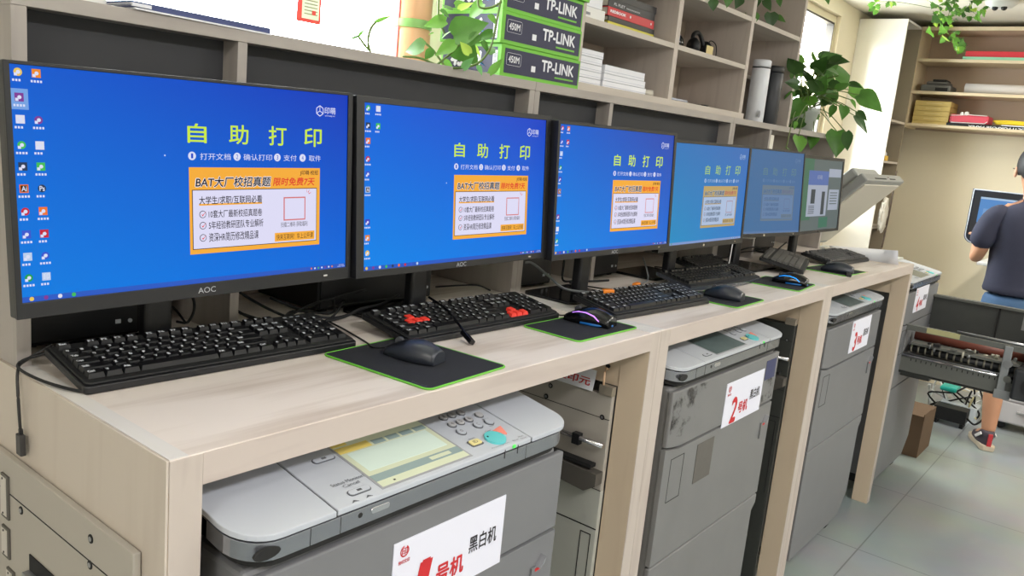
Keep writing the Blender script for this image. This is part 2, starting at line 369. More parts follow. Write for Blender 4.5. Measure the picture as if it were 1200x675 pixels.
def screen(parent, Mp, k):
    # k: wash 0..1 (viewing angle and window glare mixed into the far panels' colours), plus which desktop it shows
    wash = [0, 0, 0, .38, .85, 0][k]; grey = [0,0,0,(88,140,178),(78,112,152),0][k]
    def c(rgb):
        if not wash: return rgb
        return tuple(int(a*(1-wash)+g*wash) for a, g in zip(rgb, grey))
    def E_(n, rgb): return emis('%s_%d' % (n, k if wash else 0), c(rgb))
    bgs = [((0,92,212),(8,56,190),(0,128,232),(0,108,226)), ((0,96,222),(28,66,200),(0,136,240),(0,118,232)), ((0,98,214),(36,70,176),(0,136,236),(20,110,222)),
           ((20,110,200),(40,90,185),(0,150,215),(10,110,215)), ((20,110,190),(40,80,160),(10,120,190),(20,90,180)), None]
    b = MB()
    def R_(u0, v0, u1, v1, m, lay):
        y = -.0002*lay
        b.face([((u0-.5)*SW, y, (.5-v1)*SH), ((u1-.5)*SW, y, (.5-v1)*SH), ((u1-.5)*SW, y, (.5-v0)*SH), ((u0-.5)*SW, y, (.5-v0)*SH)], m)
    def T(st, u0, v0, u1, v1, m, lay=4, bold=0, shear=0, keep=False):
        b.text(st, (u0, 1-v1, u1, 1-v0), m, (-SW/2, -.0002*lay, -SH/2), (SW, 0, 0), (0, 0, SH), bold=bold, shear=shear)
    def D(u, v, r, m, lay, n=20):
        b.face([((u-.5)*SW+r*math.cos(2*PI*i/n), -.0002*lay, (.5-v)*SH+r*math.sin(2*PI*i/n)) for i in range(n)], m)
    if k == 5:
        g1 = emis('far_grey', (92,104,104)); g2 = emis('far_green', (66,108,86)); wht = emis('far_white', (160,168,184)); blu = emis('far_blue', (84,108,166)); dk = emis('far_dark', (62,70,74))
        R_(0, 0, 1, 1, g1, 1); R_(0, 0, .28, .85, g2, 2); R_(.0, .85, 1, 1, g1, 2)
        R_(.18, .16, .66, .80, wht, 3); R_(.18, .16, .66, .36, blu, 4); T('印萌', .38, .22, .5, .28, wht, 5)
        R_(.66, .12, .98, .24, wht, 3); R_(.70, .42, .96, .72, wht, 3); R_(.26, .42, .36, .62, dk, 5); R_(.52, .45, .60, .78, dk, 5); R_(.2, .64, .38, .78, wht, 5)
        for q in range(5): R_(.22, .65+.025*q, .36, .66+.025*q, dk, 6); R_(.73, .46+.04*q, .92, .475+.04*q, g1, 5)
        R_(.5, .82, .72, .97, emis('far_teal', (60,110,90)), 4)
    else:
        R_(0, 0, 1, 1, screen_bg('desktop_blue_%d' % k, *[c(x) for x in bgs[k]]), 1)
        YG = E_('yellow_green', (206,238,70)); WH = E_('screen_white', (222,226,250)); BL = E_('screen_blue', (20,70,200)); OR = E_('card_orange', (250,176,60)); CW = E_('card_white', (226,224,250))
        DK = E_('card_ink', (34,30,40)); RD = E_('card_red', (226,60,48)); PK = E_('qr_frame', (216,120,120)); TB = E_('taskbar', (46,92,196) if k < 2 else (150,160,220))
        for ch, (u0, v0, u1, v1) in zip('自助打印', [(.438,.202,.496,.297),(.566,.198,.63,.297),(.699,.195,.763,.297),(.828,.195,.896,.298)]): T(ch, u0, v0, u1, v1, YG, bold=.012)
        for n_, u in zip('1234', (.451,.592,.73,.823)):
            D(u, .36, .0062, WH, 3); T(n_, u-.0032, .348, u+.0032, .372, BL, 4)
        T('打开文档', .475, .345, .571, .378, WH); T('确认打印', .613, .345, .711, .378, WH); T('支付', .752, .345, .800, .378, WH); T('取件', .847, .345, .893, .378, WH)
        R_(.4405, .4155, .8905, .850, OR, 3)
        T('J印萌·校招', .813, .428, .882, .458, DK, 5, bold=.01)
        T('BAT大厂校招真题', .457, .458, .709, .519, E_('card_halo', (240,236,240)), 5, bold=.06, shear=.12)
        T('BAT大厂校招真题', .459, .462, .707, .515, DK, 6, bold=.018, shear=.12)
        T('限时免费7天', .714, .467, .869, .512, RD, 6, bold=.02, shear=.15)
        R_(.4485, .5265, .8785, .8265, DK, 4); R_(.4505, .530, .8765, .823, CW, 5)
        T('大学生/求职/互联网必看', .469, .559, .675, .601, DK, 7, bold=.012); R_(.469, .597, .675, .606, OR, 6)
        for v0, v1, u1, s in ((.630,.670,.675,'10套大厂最新校招真题卷'), (.686,.728,.679,'5年经验教研团队专业解析'), (.746,.792,.662,'资深HR简历修改精品课')):
            vc = (v0+v1)/2; D(.480, vc, .0056, DK, 6); D(.480, vc, .0047, CW, 7)
            b.face([((.480-.5)*SW+dx, -.0017, (.5-vc)*SH+dz) for dx, dz in ((-.0028,.0006),(-.0005,-.003),(.0058,.005),(-.0004,-.0008))], RD)
            T(s, .498, v0, u1, v1, DK, 7, bold=.008)
        R_(.752, .574, .834, .703, PK, 6); R_(.756, .581, .830, .696, CW, 7); 
        T('扫描二维码 获取福利', .742, .711, .842, .739, DK, 7)
        for q in range(3):
            a = math.radians(20+35*q); x0, z0 = (.838-.5)*SW, (.5-.565)*SH
            b.face([(x0+.004*math.cos(a)+.0008, -.0016, z0+.004*math.sin(a)), (x0+.011*math.cos(a), -.0016, z0+.011*math.sin(a)+.001), (x0+.004*math.cos(a), -.0016, z0+.004*math.sin(a)+.0014)], RD)
        R_(.72, .768, .87, .816, OR, 6); T('快来互联网！车上公开课', .726, .776, .864, .808, DK, 7)
        # logo top right: hexagon box mark + two characters + small line
        hx = [((.888-.5)*SW+.0078*math.cos(math.radians(30+60*i)), (.5-.098)*SH+.0085*math.sin(math.radians(30+60*i))) for i in range(6)]
        for i in range(6):
            (xa, za), (xb, zb) = hx[i], hx[(i+1) % 6]; dx, dz = xb-xa, zb-za; l = math.hypot(dx, dz); nx, nz = -dz/l*.0007, dx/l*.0007
            b.face([(xa-nx, -.0008, za-nz), (xb-nx, -.0008, zb-nz), (xb+nx, -.0008, zb+nz), (xa+nx, -.0008, za+nz)], WH)
        for q in (1, 3, 5):
            xa, za = hx[q]; xb, zb = (.888-.5)*SW, (.5-.098)*SH; dx, dz = xb-xa, zb-za; l = math.hypot(dx, dz); nx, nz = -dz/l*.0006, dx/l*.0006
            b.face([(xa-nx, -.0008, za-nz), (xb-nx, -.0008, zb-nz), (xb+nx, -.0008, zb+nz), (xa+nx, -.0008, za+nz)], WH)
        T('印萌', .906, .075, .950, .113, WH, 4, bold=.012); T('yinmeng.net', .908, .118, .948, .128, WH, 4)
        # taskbar and icons
        R_(0, .976, 1, 1, TB, 2)
        rows = [.03,.132,.222,.328,.417,.51,.607,.705,.801,.893]
        cols = [(0, .018), (1, .058)] if k == 0 else [(0, .018), (1, .062)]
        for ci, u in cols:
            for ri, v in enumerate(rows):
                if k and ci == 1 and ri > 1: continue
                if (k == 0 and ci == 1 and ri == 1) or (k and ri == 6 and ci == 0): continue      # a mascot's icon is left out
                col = ICONC[(ri*5+ci*7+k*3) % 12]; m_ = E_('icon_%d' % ((ri*5+ci*7+k*3) % 12), col); s = .0052
                if k == 0 and ci == 0 and ri == 1: R_(u-.018, v-.035, u+.020, v+.05, E_('icon_select', (120,165,230)), 2)
                if (ri+ci) % 3 == 0: D(u, v, s*.95, m_, 4)
                else: R_(u-s/SW, v-s/SH, u+s/SW, v+s/SH, m_, 4)
                if (ri, ci) == (5, 0): R_(u-s*.75/SW, v-s*.75/SH, u+s*.75/SW, v+s*.75/SH, E_('icon_dark', (60,30,10)), 5); T('Ai', u-.006, v-.011, u+.006, v+.011, WH, 6, bold=.02)
                elif (ri, ci) == (5, 1): T('Ps', u-.006, v-.011, u+.006, v+.011, WH, 6, bold=.02)
                elif (ri, ci) == (9, 1): T('印', u-.007, v-.014, u+.007, v+.014, WH, 6, bold=.02)
                else:
                    D(u+.0006, v, s*.45, WH, 5); R_(u-s*.9/SW, v+s*.2/SH, u-s*.2/SW, v+s*.9/SH, WH, 6)
                for q in range(3 + (ri+ci) % 2): R_(u-.013+q*.0068, v+.0285, u-.0085+q*.0068, v+.038, WH, 4)
        for q in range(4 if k in (0, 3) else 9):
            D(.022+q*.033 if k in (0, 3) else .015+q*.03, .9865, .0028, E_('icon_%d' % ((q*5) % 12), ICONC[(q*5) % 12]), 4)
        for q in range(7): D(.86+q*.014, .9875, .0016, WH if q % 2 else E_('icon_%d' % (q+1), ICONC[q+1]), 4)
        T('9:58', .972, .980, .992, .986, WH); T('2021/9/8', .966, .989, .996, .995, WH)
        if k < 2: D(.372 if k == 0 else .40, .36+.11*(k), .0012, WH, 3)
    o = b.build('screen', parent, recalc=False); o.matrix_local = Mp
    return o
MON = [dict(x=.2064,y=.2719,z=.2926,a=.0003,t=.0408,r=.0206,b=(.0075,.010,.0045,.021)),
       dict(x=.7665,y=.2622,z=.2934,a=-.0115,t=.071,r=.0123,b=(.018,.017,.011,.013)),
       dict(x=1.3203,y=.2364,z=.2942,a=-.017,t=.0624,r=.0069,b=(.009,.013,.0075,.014)),
       dict(x=1.8899,y=.2626,z=.2815,a=-.0293,t=.0403,r=.0124,b=(.012,.014,.008,.017)),
       dict(x=2.4252,y=.2892,z=.2870,a=-.1309,t=.0875,r=.0033,b=(.010,.008,.006,.014)),
       dict(x=3.09,y=.3119,z=.2741,a=.0066,t=.0705,r=.0004,b=(.016,.018,.013,.012))]
MLAB = ['black monitor nearest the camera, thin bezel, blue screen with two columns of icons',
        'second black monitor along the row, thick bezel, above the keyboard with red keys',
        'third black monitor, under the paper stacks in the bookcase, crisp blue screen',
        'fourth monitor from the near end, pale blue screen, partly hidden behind the third',
        'fifth monitor from the near end, washed out grey-blue screen with a faint card',
        'last monitor of the row, grey and green screen with white windows, under the plant']
for i, m in enumerate(MON):
    t = thing('computer_monitor', MLAB[i], 'monitor', (m['x'], m['y'], ZD), 0, 'monitors on the desks')
    a, tt, r = m['a'], m['t'], m['r']
    ux = Vector((math.cos(a), math.sin(a), 0)); n = Vector((-math.sin(a), math.cos(a), 0)); up = Vector((0,0,math.cos(tt)))+n*math.sin(tt)
    X = ux*math.cos(r)+up*math.sin(r); Zv = up*math.cos(r)-ux*math.sin(r); Yv = Zv.cross(X)
    Mp = Matrix(((X.x, Yv.x, Zv.x, 0), (X.y, Yv.y, Zv.y, 0), (X.z, Yv.z, Zv.z, m['z']), (0,0,0,1)))
    bl, br_, bt, bb = m['b']
    x0, x1, z0, z1 = -SW/2-bl, SW/2+br_, -SH/2-bb, SH/2+bt
    b = MB()
    b.box(x0, x1, .0006, .020, z0, z1, BLACKP, bev=.002)
    e = .0018   # raised frame round the glass
    b.box(x0, x1, -.0028, .003, SH/2, z1, BLACKP, bev=.0008); b.box(x0, x1, -.0028, .003, z0, -SH/2, BLACKP, bev=.0008)
    b.box(x0, -SW/2, -.0028, .003, -SH/2-.001, SH/2+.001, BLACKP, bev=.0008); b.box(SW/2, x1, -.0028, .003, -SH/2-.001, SH/2+.001, BLACKP, bev=.0008)
    b.prism([(x0+.06, .020), (x1-.06, .020), (x1-.12, .052), (x0+.12, .052)], (-SH*.42, SH*.30), BLACKP)
    h = b.build('housing', t); h.matrix_local = Mp
    screen(t, Mp, i)
    b = MB()
    if i < 3: b.text('AOC', (-.017, 0, .012, .0085), mat('logo_grey', (165,168,175), .4), (-.004, -.0031, -SH/2-bb/2-.0045), (1,0,0), (0,0,1), bold=.0)
    else: b.box(-.006, .004, -.0034, -.0026, -SH/2-bb/2-.003, -SH/2-bb/2+.003, CHROME)
    lg = b.build('logo', t); lg.matrix_local = Mp; lg['label'] = 'small grey maker mark'
    b = MB(); b.box(SW/2-.05, SW/2-.042, -.0036, -.0026, -SH/2-bb/2-.001, -SH/2-bb/2+.0015, CHROME); pb = b.build('power_button', t); pb.matrix_local = Mp
    yb = {0: .147, 1: .115, 3: .10}.get(i, .085); ox = .04 if i == 4 else 0
    b = MB(); b.prism(rounded(-.024, .024, yb-.014, yb+.014, .008, 4), (.004, m['z']+.04), BLACKP, smooth=False); b.box(-.04, .04, .03, yb-.012, m['z']-.05, m['z']+.05, BLACKP); b.build('stand_neck', t)
    b = MB(); y0 = {0: .075, 1: .07, 2: .03, 3: .085, 4: -.03}.get(i, .05); b.prism(rounded(-.11+ox, .11+ox, y0, y0+.160, .02, 5), (.0005, .008), BLACKG); b.build('stand_base', t, bev=.001)
# ================================================================== copiers
def shear(mb, z0, s=.17):
    for v in mb.bm.verts: v.co.z += z0+s*v.co.y
def copier(loc, label, num, zt, pm, bm_, sign, worn=False, lcdcols=None, w=.70, faded=False):
    t = thing('photocopier', label, 'copier', loc, 0, None)
    zt = ZD+zt
    b = MB()   # body
    b.box(.014, w-.014, .022, .60, .10, zt-.052, bm_, bev=.008)
    b.box(.05, w-.05, .05, .58, .05, .10, BLACKM)
    b.cyl((.0125, .14, zt-.115), .009, .004, GAP, axis='X', n=16); b.cyl((.0122, .14, zt-.115), .005, .005, STEEL, axis='X', n=12)
    body = b.build('body', t)
    b = MB()
    for cx in (.09, w-.09):
        for cy in (.07, .52): b.cyl((cx-.012, cy, .026), .025, .024, BLACKP, axis='X', n=20); 
    b.build('caster', t)
    # upper door, lower door, drawer front
    zs = [zt-.056, zt-.215, zt-.52, .085]
    for k in range(3):
        z1, z0 = zs[k]-.003, zs[k+1]+.003; r = .035
        b = MB(); o = [(.008, z1), (.008, z0+.012), (.075, z0), (w-.006, z0+(.0 if k < 1 else 0)), (w-.006, z1)] if k == 0 else ([(.008, z0), (w-.006 if k == 1 else w-.12, z0), (w-.006, z0+(.03 if k == 1 else .10)), (w-.006, z1), (.075, z1), (.008, z1+.012)] if k == 1 else [(.008, z0), (w-.12, z0), (w-.03, z0+.09), (w-.03, z1-.05), (w-.006, z1-.03), (w-.006, z1), (.008, z1)])
        b.prism(o, (.008, .021), bm_, axis='Y')
        if k == 1:
            b.box(.045, .0468, .0072, .0085, z1-.135, z1-.02, GAP); b.box(.115, .1168, .0072, .0085, z1-.135, z1-.02, GAP)
            b.box(.045, .117, .0072, .0085, z1-.0218, z1-.02, GAP); b.box(.045, .117, .0072, .0085, z1-.137, z1-.135, GAP)
        d = b.build('door' if k < 2 else 'paper_drawer', t, bev=.003)
        if k == 0:
            s = MB(); x0, x1, z0_, z1_ = sign; s.box(x0, x1, .0062, .0078, zt+z0_, zt+z1_, SIGNW)
            O = (x0, .006, zt+z0_); X = (x1-x0, 0, 0); Y = (0, 0, z1_-z0_); N = (0, -.0004, 0)
            s.text(num, (.17, .02, .33, .62), REDI, O, X, Y, N, bold=.028, shear=.12)
            s.text('号机', (.37, .17, .62, .45), REDI, O, X, Y, N, bold=.03)
            s.text('黑白机', (.66, .38, .93, .62), BLKI, O, X, Y, N, bold=.015)
            # round red mark and tiny line under it
            cx, cz, rx, rz = .085, .86, .035, .075
            for q in range(18):
                a0, a1 = 2*PI*q/18, 2*PI*(q+1)/18
                if q in (3, 4): continue
                s.face([(x0+(cx+rx*math.cos(a)*f_)*(x1-x0), .0056, zt+z0_+(cz+rz*math.sin(a)*f_)*(z1_-z0_)) for a, f_ in ((a0,1),(a1,1),(a1,.78),(a0,.78))], REDI)
            s.text('印', (.062, .81, .108, .91), REDI, O, X, Y, N, bold=.02); s.text('快印文印', (.04, .70, .13, .755), REDI, O, X, Y, N, bold=.02)
            g = s.build('sign', t); g['label'] = 'white paper sign with a red %s and characters' % num
        if k == 1:
            s = MB(); s.box(w-.075, w-.045, .0035, .0075, z1-.105, z1-.055, bm_); s.prism([(w-.062, z1-.055), (w-.050, z1-.047), (w-.046, z1-.035), (w-.058, z1-.05)], (-.006, .008), CHROME, axis='Y'); s.box(w-.066, w-.05, .003, .008, z1-.064, z1-.058, REDI)
            s.build('door_latch', t)
        if k == 0 and worn:
            s = MB(); s.face([(.015,.0073,zt-.062),(.20,.0073,zt-.062),(.16,.0073,zt-.15),(.10,.0073,zt-.19),(.015,.0073,zt-.17)], SMG); s.face([(w-.13,.0073,zt-.12),(w-.02,.0073,zt-.12),(w-.02,.0073,zt-.20),(w-.10,.0073,zt-.205)], SMG)
            s.build('stain', d)
            s = MB(); s.box(w-.10, w-.025, .0068, .0078, zt-.135, zt-.075, mat('navy_sticker', (62,66,102), .6)); st_ = s.build('sticker', t); st_['label'] = 'small navy sticker'
            s = MB(); s.box(.19, .29, .0066, .0078, zt-.345, zt-.235, mat('tape_residue', (98,95,90), .8, noise=.12, nscale=60)); st_ = s.build('tape_mark', t); st_['label'] = 'darker square tape mark'
    # operator panel: rim, top plates, LCD and buttons
    b = MB()
    b.prism(rounded(-.0, w, .0, .20, .055, 8, (0,0,1,1)), (-.036, -.011), RIM); b.prism(rounded(.003, w-.003, .003, .20, .053, 8, (0,0,1,1)), (-.011, -.0085), GAP); b.prism(rounded(.01, w-.01, .008, .20, .05, 8, (0,0,1,1)), (-.050, -.036), GAP)
    b.box(.0, .012, .08, .30, -.036, -.009, RIM)
    b.prism([(.035+.02*math.cos(a*PI/6), -.023+.008*math.sin(a*PI/6)) for a in range(12)], (-.0006, .004), GAP, axis='Y')
    for xx in (.10, .15, .56): b.box(xx, xx+.0012, -.0005, .001, -.036, -.011, GAP)
    b.cyl((.185, -.0006, -.02), .004, .002, GAP, axis='Y', n=12); b.prism(rounded(.205, .24, -.025, -.016, .004, 4), (-.0008, .002), CHROME, axis='Y')
    for xx in (.50, .535): b.box(xx, xx+.0012, -.001, .001, -.02, -.004, GAP)
    shear(b, zt); b.build('panel_rim', t, bev=.001)
    b = MB()
    s1, s2 = .142, .572
    D_ = .26
    b.prism([p for p in rounded(-.001, s1, -.001, D_, .057, 8, (0,0,1,0))], (-.0085, .0), pm)
    b.prism([(s1+.003, 0), (s2, 0), (s2, D_), (s1+.003, D_)], (-.0085, .0), pm)
    b.prism([p for p in rounded(s2+.003, w+.001, -.001, D_, .045, 8, (0,0,0,1))], (-.0085, .0), pm)
    b.box(s1, s1+.003, .001, D_, -.0085, -.002, GAP); b.box(s2, s2+.003, .001, D_, -.0085, -.002, GAP)
    shear(b, zt); b.build('panel_cover', t, bev=.0012)
    b = MB(); b.box(.232, .427, .008, .142, -.002, .0006, mat('bezel_edge', (150,152,156), .4))
    if lcdcols:
        L0, L1_, L2, L3 = [mat('copier_lcd_%d_%s' % (q, num), c_, .25, emit=c_, es=.12) for q, c_ in enumerate(lcdcols)]
        b.box(.236, .423, .012, .138, 0, .0009, L0)
        b.box(.236, .423, .026, .042, .0009, .0011, L1_); b.box(.355, .40, .030, .038, .0011, .0013, L0)
        b.box(.246, .413, .052, .105, .0009, .0011, L2); b.box(.236, .30, .108, .124, .0009, .0011, L3)
        for q in range(4): b.box(.305+q*.03, .33+q*.03, .108, .120, .0009, .0011, L1_)
        b.box(.236, .265, .127, .137, .0009, .0011, L3); b.box(.262, .266, .0165, .0195, .0009, .0011, GAP)
    else: b.box(.236, .423, .012, .138, 0, .0009, mat('lcd_off', (92,108,108), .12, noise=.25, nscale=25))
    shear(b, zt); b.build('display', t)
    b = MB(); bc_ = mat('button_grey', (176,176,178), .4); rg = mat('button_ring', (84,86,92), .5); YL = mat('yellow_button', (226,214,150), .4); STP = mat('stop_button', (236,140,124), .4)
    for x, y in ((.474,.121),(.495,.121),(.518,.12),(.47,.096),(.491,.096),(.513,.096),(.544,.099)): b.cyl((x, y, 0), .0085, .0012, rg, n=20); b.cyl((x, y, .001), .0072, .0025, bc_, n=20)
    for x, y in ((.467,.071),(.513,.074),(.542,.073)): b.cyl((x, y, 0), .0095, .0012, rg, n=20); b.cyl((x, y, .001), .0082, .0025, pm, n=20)
    for (x, y), g_ in zip(((.474,.121),(.495,.121),(.518,.12),(.47,.096),(.491,.096),(.513,.096),(.467,.071),(.513,.074)), '12345607'[:6]+'0C'): b.text(g_, (x-.0025, y-.0035, x+.0025, y+.0035), rg, (0,0,.0037), (1,0,0), (0,1,0))
    shear(b, zt); b.build('number_keys', t); b = MB()
    b.prism([(x_*.0017+.506, y_*.0017+.028) for x_, y_ in [(12*math.cos(a*PI/12), 11*math.sin(a*PI/12)) for a in range(24)]], (0, .004), mat('start_button', (96,196,200), .35))
    b.cyl((.493, .034, .004), .0016, .001, GAP, n=10)
    shear(b, zt); b.build('start_button', t); b = MB()
    b.prism([(.520,.046), (.548,.052), (.538,.028)], (0, .003), STP); shear(b, zt); b.build('stop_button', t); b = MB()
    b.prism(rounded(.448, .476, .026, .043, .003, 3), (0, .0012), rg); b.prism(rounded(.450, .474, .028, .041, .003, 3), (.001, .003), YL); b.text('ID', (.457,.031,.467,.038), rg, (0,0,.0032), (1,0,0), (0,1,0))
    shear(b, zt); b.build('id_button', t); b = MB()
    for x, y in ((.207,.111), (.2,.022)):
        b.prism(rounded(x-.020, x+.020, y-.0065, y+.0065, .006, 4), (0, .001), rg); b.prism(rounded(x-.0185, x+.0185, y-.005, y+.005, .005, 4), (.001, .002), pm)
        b.box(x-.004, x+.004, y-.002, y+.002, .002, .0024, rg); shear(b, zt); b.build('counter_button', t); b = MB()
    if not faded:
        b.text('Status Monitor/', (.172, .046, .232, .053), rg, (0,0,.0006), (1,0,0), (0,1,0)); b.text('Cancel', (.186, .037, .215, .0435), rg, (0,0,.0006), (1,0,0), (0,1,0))
        for s_, x, y in (('Reset',.538,.085),('Clear',.508,.053),('Start',.46,.048),('Stop',.53,.062),('Main',.55,.012),('Power',.55,.006),('Processing/Data',.475,.008),('Error',.53,.008)): b.text(s_, (x, y-.002, x+.003*len(s_), y+.0015), rg, (0,0,.0006), (1,0,0), (0,1,0))
        for x in (.172, .197): b.prism([(x, .003), (x+.006, -.0+.0045), (x+.012, .003), (x+.006, .008)], (0, .0006), rg)
    b.box(.520, .527, -.002, .001, -.006, -.001, mat('green_led', (80,220,90), .3, emit=(80,230,90), es=.3))
    shear(b, zt); b.build('panel_print', t)
    return t
copier((.063, -.06, 0), 'grey office copier with a sign reading 1, lit touch panel, under the first desk', '1', -.106, PANEL, COP, (.262, .525, -.222, -.095), lcdcols=((196,202,176), (136,154,154), (202,218,208), (214,192,104)))
copier((1.262, -.02, 0), 'dirty grey office copier with a sign reading 2 and a dark touch panel', '2', -.104, PANELD, COP2, (.325, .588, -.222, -.095), worn=True, faded=True)
copier((2.47, 0, 0), 'grey office copier with a sign reading 3, under the last desk', '3', -.113, PANELD, COP, (.305, .555, -.190, -.062), faded=True)
# bare machine side covers standing beside the desks' end frames
def machine_side(name, label, x0, x1, y0, y1, ztop, m, kind):
    t = thing(name, label, 'machine', (x0, y0, 0)); w, d = x1-x0, y1-y0; zt = ZD+ztop
    b = MB(); b.box(0, w, 0, d, 0, zt, m, bev=.002)
    if kind and m is COPB: b.box(-.0005, w, -.0005, d, 0, zt-.236, COPL, bev=.001)
    b.box(-.0006, .001, .0, d, zt-.058, zt-.0565, GAP)
    b.build('side_cover', t)
    b = MB()
    pts = [(.11, -.024), (.112, -.062), (.33, -.068)] if kind == 0 else [(.175, -.02), (.185, -.05), (.02, -.055)]
    for y, z in pts: b.cyl((-.0012, y, zt+z), .0062, .003, GAP, axis='X', n=18); b.cyl((-.002, y, zt+z), .0036, .003, STEEL, axis='X', n=12, r2=.002)
    b.build('screw', t)
    if kind == 0:
        b = MB()
        for y, za, zb in ((.385, -.10, -.03), (.385, -.165, -.115), (.37, -.225, -.18)):
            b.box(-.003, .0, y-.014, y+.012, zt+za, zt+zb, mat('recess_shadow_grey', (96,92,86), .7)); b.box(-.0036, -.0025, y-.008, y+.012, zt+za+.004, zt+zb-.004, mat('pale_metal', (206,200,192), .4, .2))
            for zz in (za+.007, zb-.007): b.cyl((-.0042, y+.004, zt+zz), .0018, .001, GAP, axis='X', n=8)
        b.build('slot_bracket', t)
        b = MB(); b.box(-.002, -.0004, .15, .30, zt-.27, zt-.125, GAP)
        for q in range(5): b.box(-.006, -.002, .16+q*.026, .176+q*.026, zt-.20-.01*(q % 2), zt-.14-.004*q, mat('gear_grey', (92,92,94), .5))
        b.cyl((-.008, .25, zt-.185), .022, .006, mat('gear_grey', (92,92,94), .5), axis='X', n=22); b.box(-.012, -.002, .255, .30, zt-.16, zt-.15, STEEL)
        b.cyl((-.010, .25, zt-.185), .006, .01, STEEL, axis='X', n=12)
        b.build('gear_recess', t)
        b = MB(); b.box(-.002, 0, .075, .105, zt-.12, zt-.075, GAP); b.build('port', t)
    else:
        b = MB(); b.cyl((-.014, -.0, zt-.118), .006, d*.33, CHROME, axis='Y', n=14); b.box(-.020, -.004, .065, .085, zt-.135, zt-.108, BLACKP); b.build('grab_bar', t)
        b = MB(); b.prism([(.0, zt-.185), (.0, zt-.215), (.03, zt-.235), (.25, zt-.215), (.25, zt-.175)], (-.03, 0), mat('tray_grey', (88,84,78), .6), axis='X'); b.box(-.026, -.004, .02, .24, zt-.177, zt-.168, GAP); b.build('pull_out_tray', t)
        b = MB(); b.box(-.0012, 0, 0, d, zt-.335, zt-.332, GAP); b.box(-.0012, 0, -.0, d, zt-.235, zt-.2335, GAP)
        b.box(-.0015, 0, .012, .014, zt-.62, zt-.35, GAP); b.box(-.0015, 0, .04, .042, zt-.62, zt-.35, GAP); b.box(-.0015, 0, .012, .042, zt-.352, zt-.35, GAP); b.build('panel_groove', t)
        b = MB(); b.box(-.004, w, .0, .035, zt, zt+.022, mat('bracket_grey', (142,134,120), .5)); b.build('bracket', t)
    return t
machine_side('machine_side_unit', 'beige perforated machine side cover standing against the near end of the first desk', -.015, -.0045, .052, .64, -.135, COPB, 0)
machine_side('machine_side_unit', 'beige machine side with chrome bar and dark tray, between copier 1 and the desk leg', 1.128, 1.142, .072, .60, -.168, COPB, 1)
machine_side('machine_side_unit', 'machine side cover coloured dark as if shaded, beside the dirty copier marked 2, against the second desk leg', 2.314, 2.328, .072, .60, -.148, mat('shaded_cover', (58,60,56), .6), 1)  # shade beside the copier is put into this cover's dark colour
b = MB(); b.box(0, .001, 0, .13, 0, .05, PAPER); b.text('复印元', (.02, .01, .12, .03), REDI, (-.0006,.13,0), (0,-1,0), (0,0,1), bold=.02)
o = b.build('paper_note', loc=(1.124, .125, ZD-.168)); o.rotation_euler = (0, .2, 0); tag(o, 'white paper note with red characters on the beige machine under the desk', 'note')
b = MB(); b.tube([(1.142,.10,ZD-.11),(1.132,.10,ZD-.105),(1.128,.10,ZD-.115),(1.13,.10,ZD-.16)], .003, mat('hook_peach', (222,186,150), .5)); b.cyl((1.136,.10,ZD-.102), .005, .006, GAP, axis='X', n=12)
o = b.build('wall_hook'); tag(o, 'small peach hook screwed inside the first desk frame', 'hook')
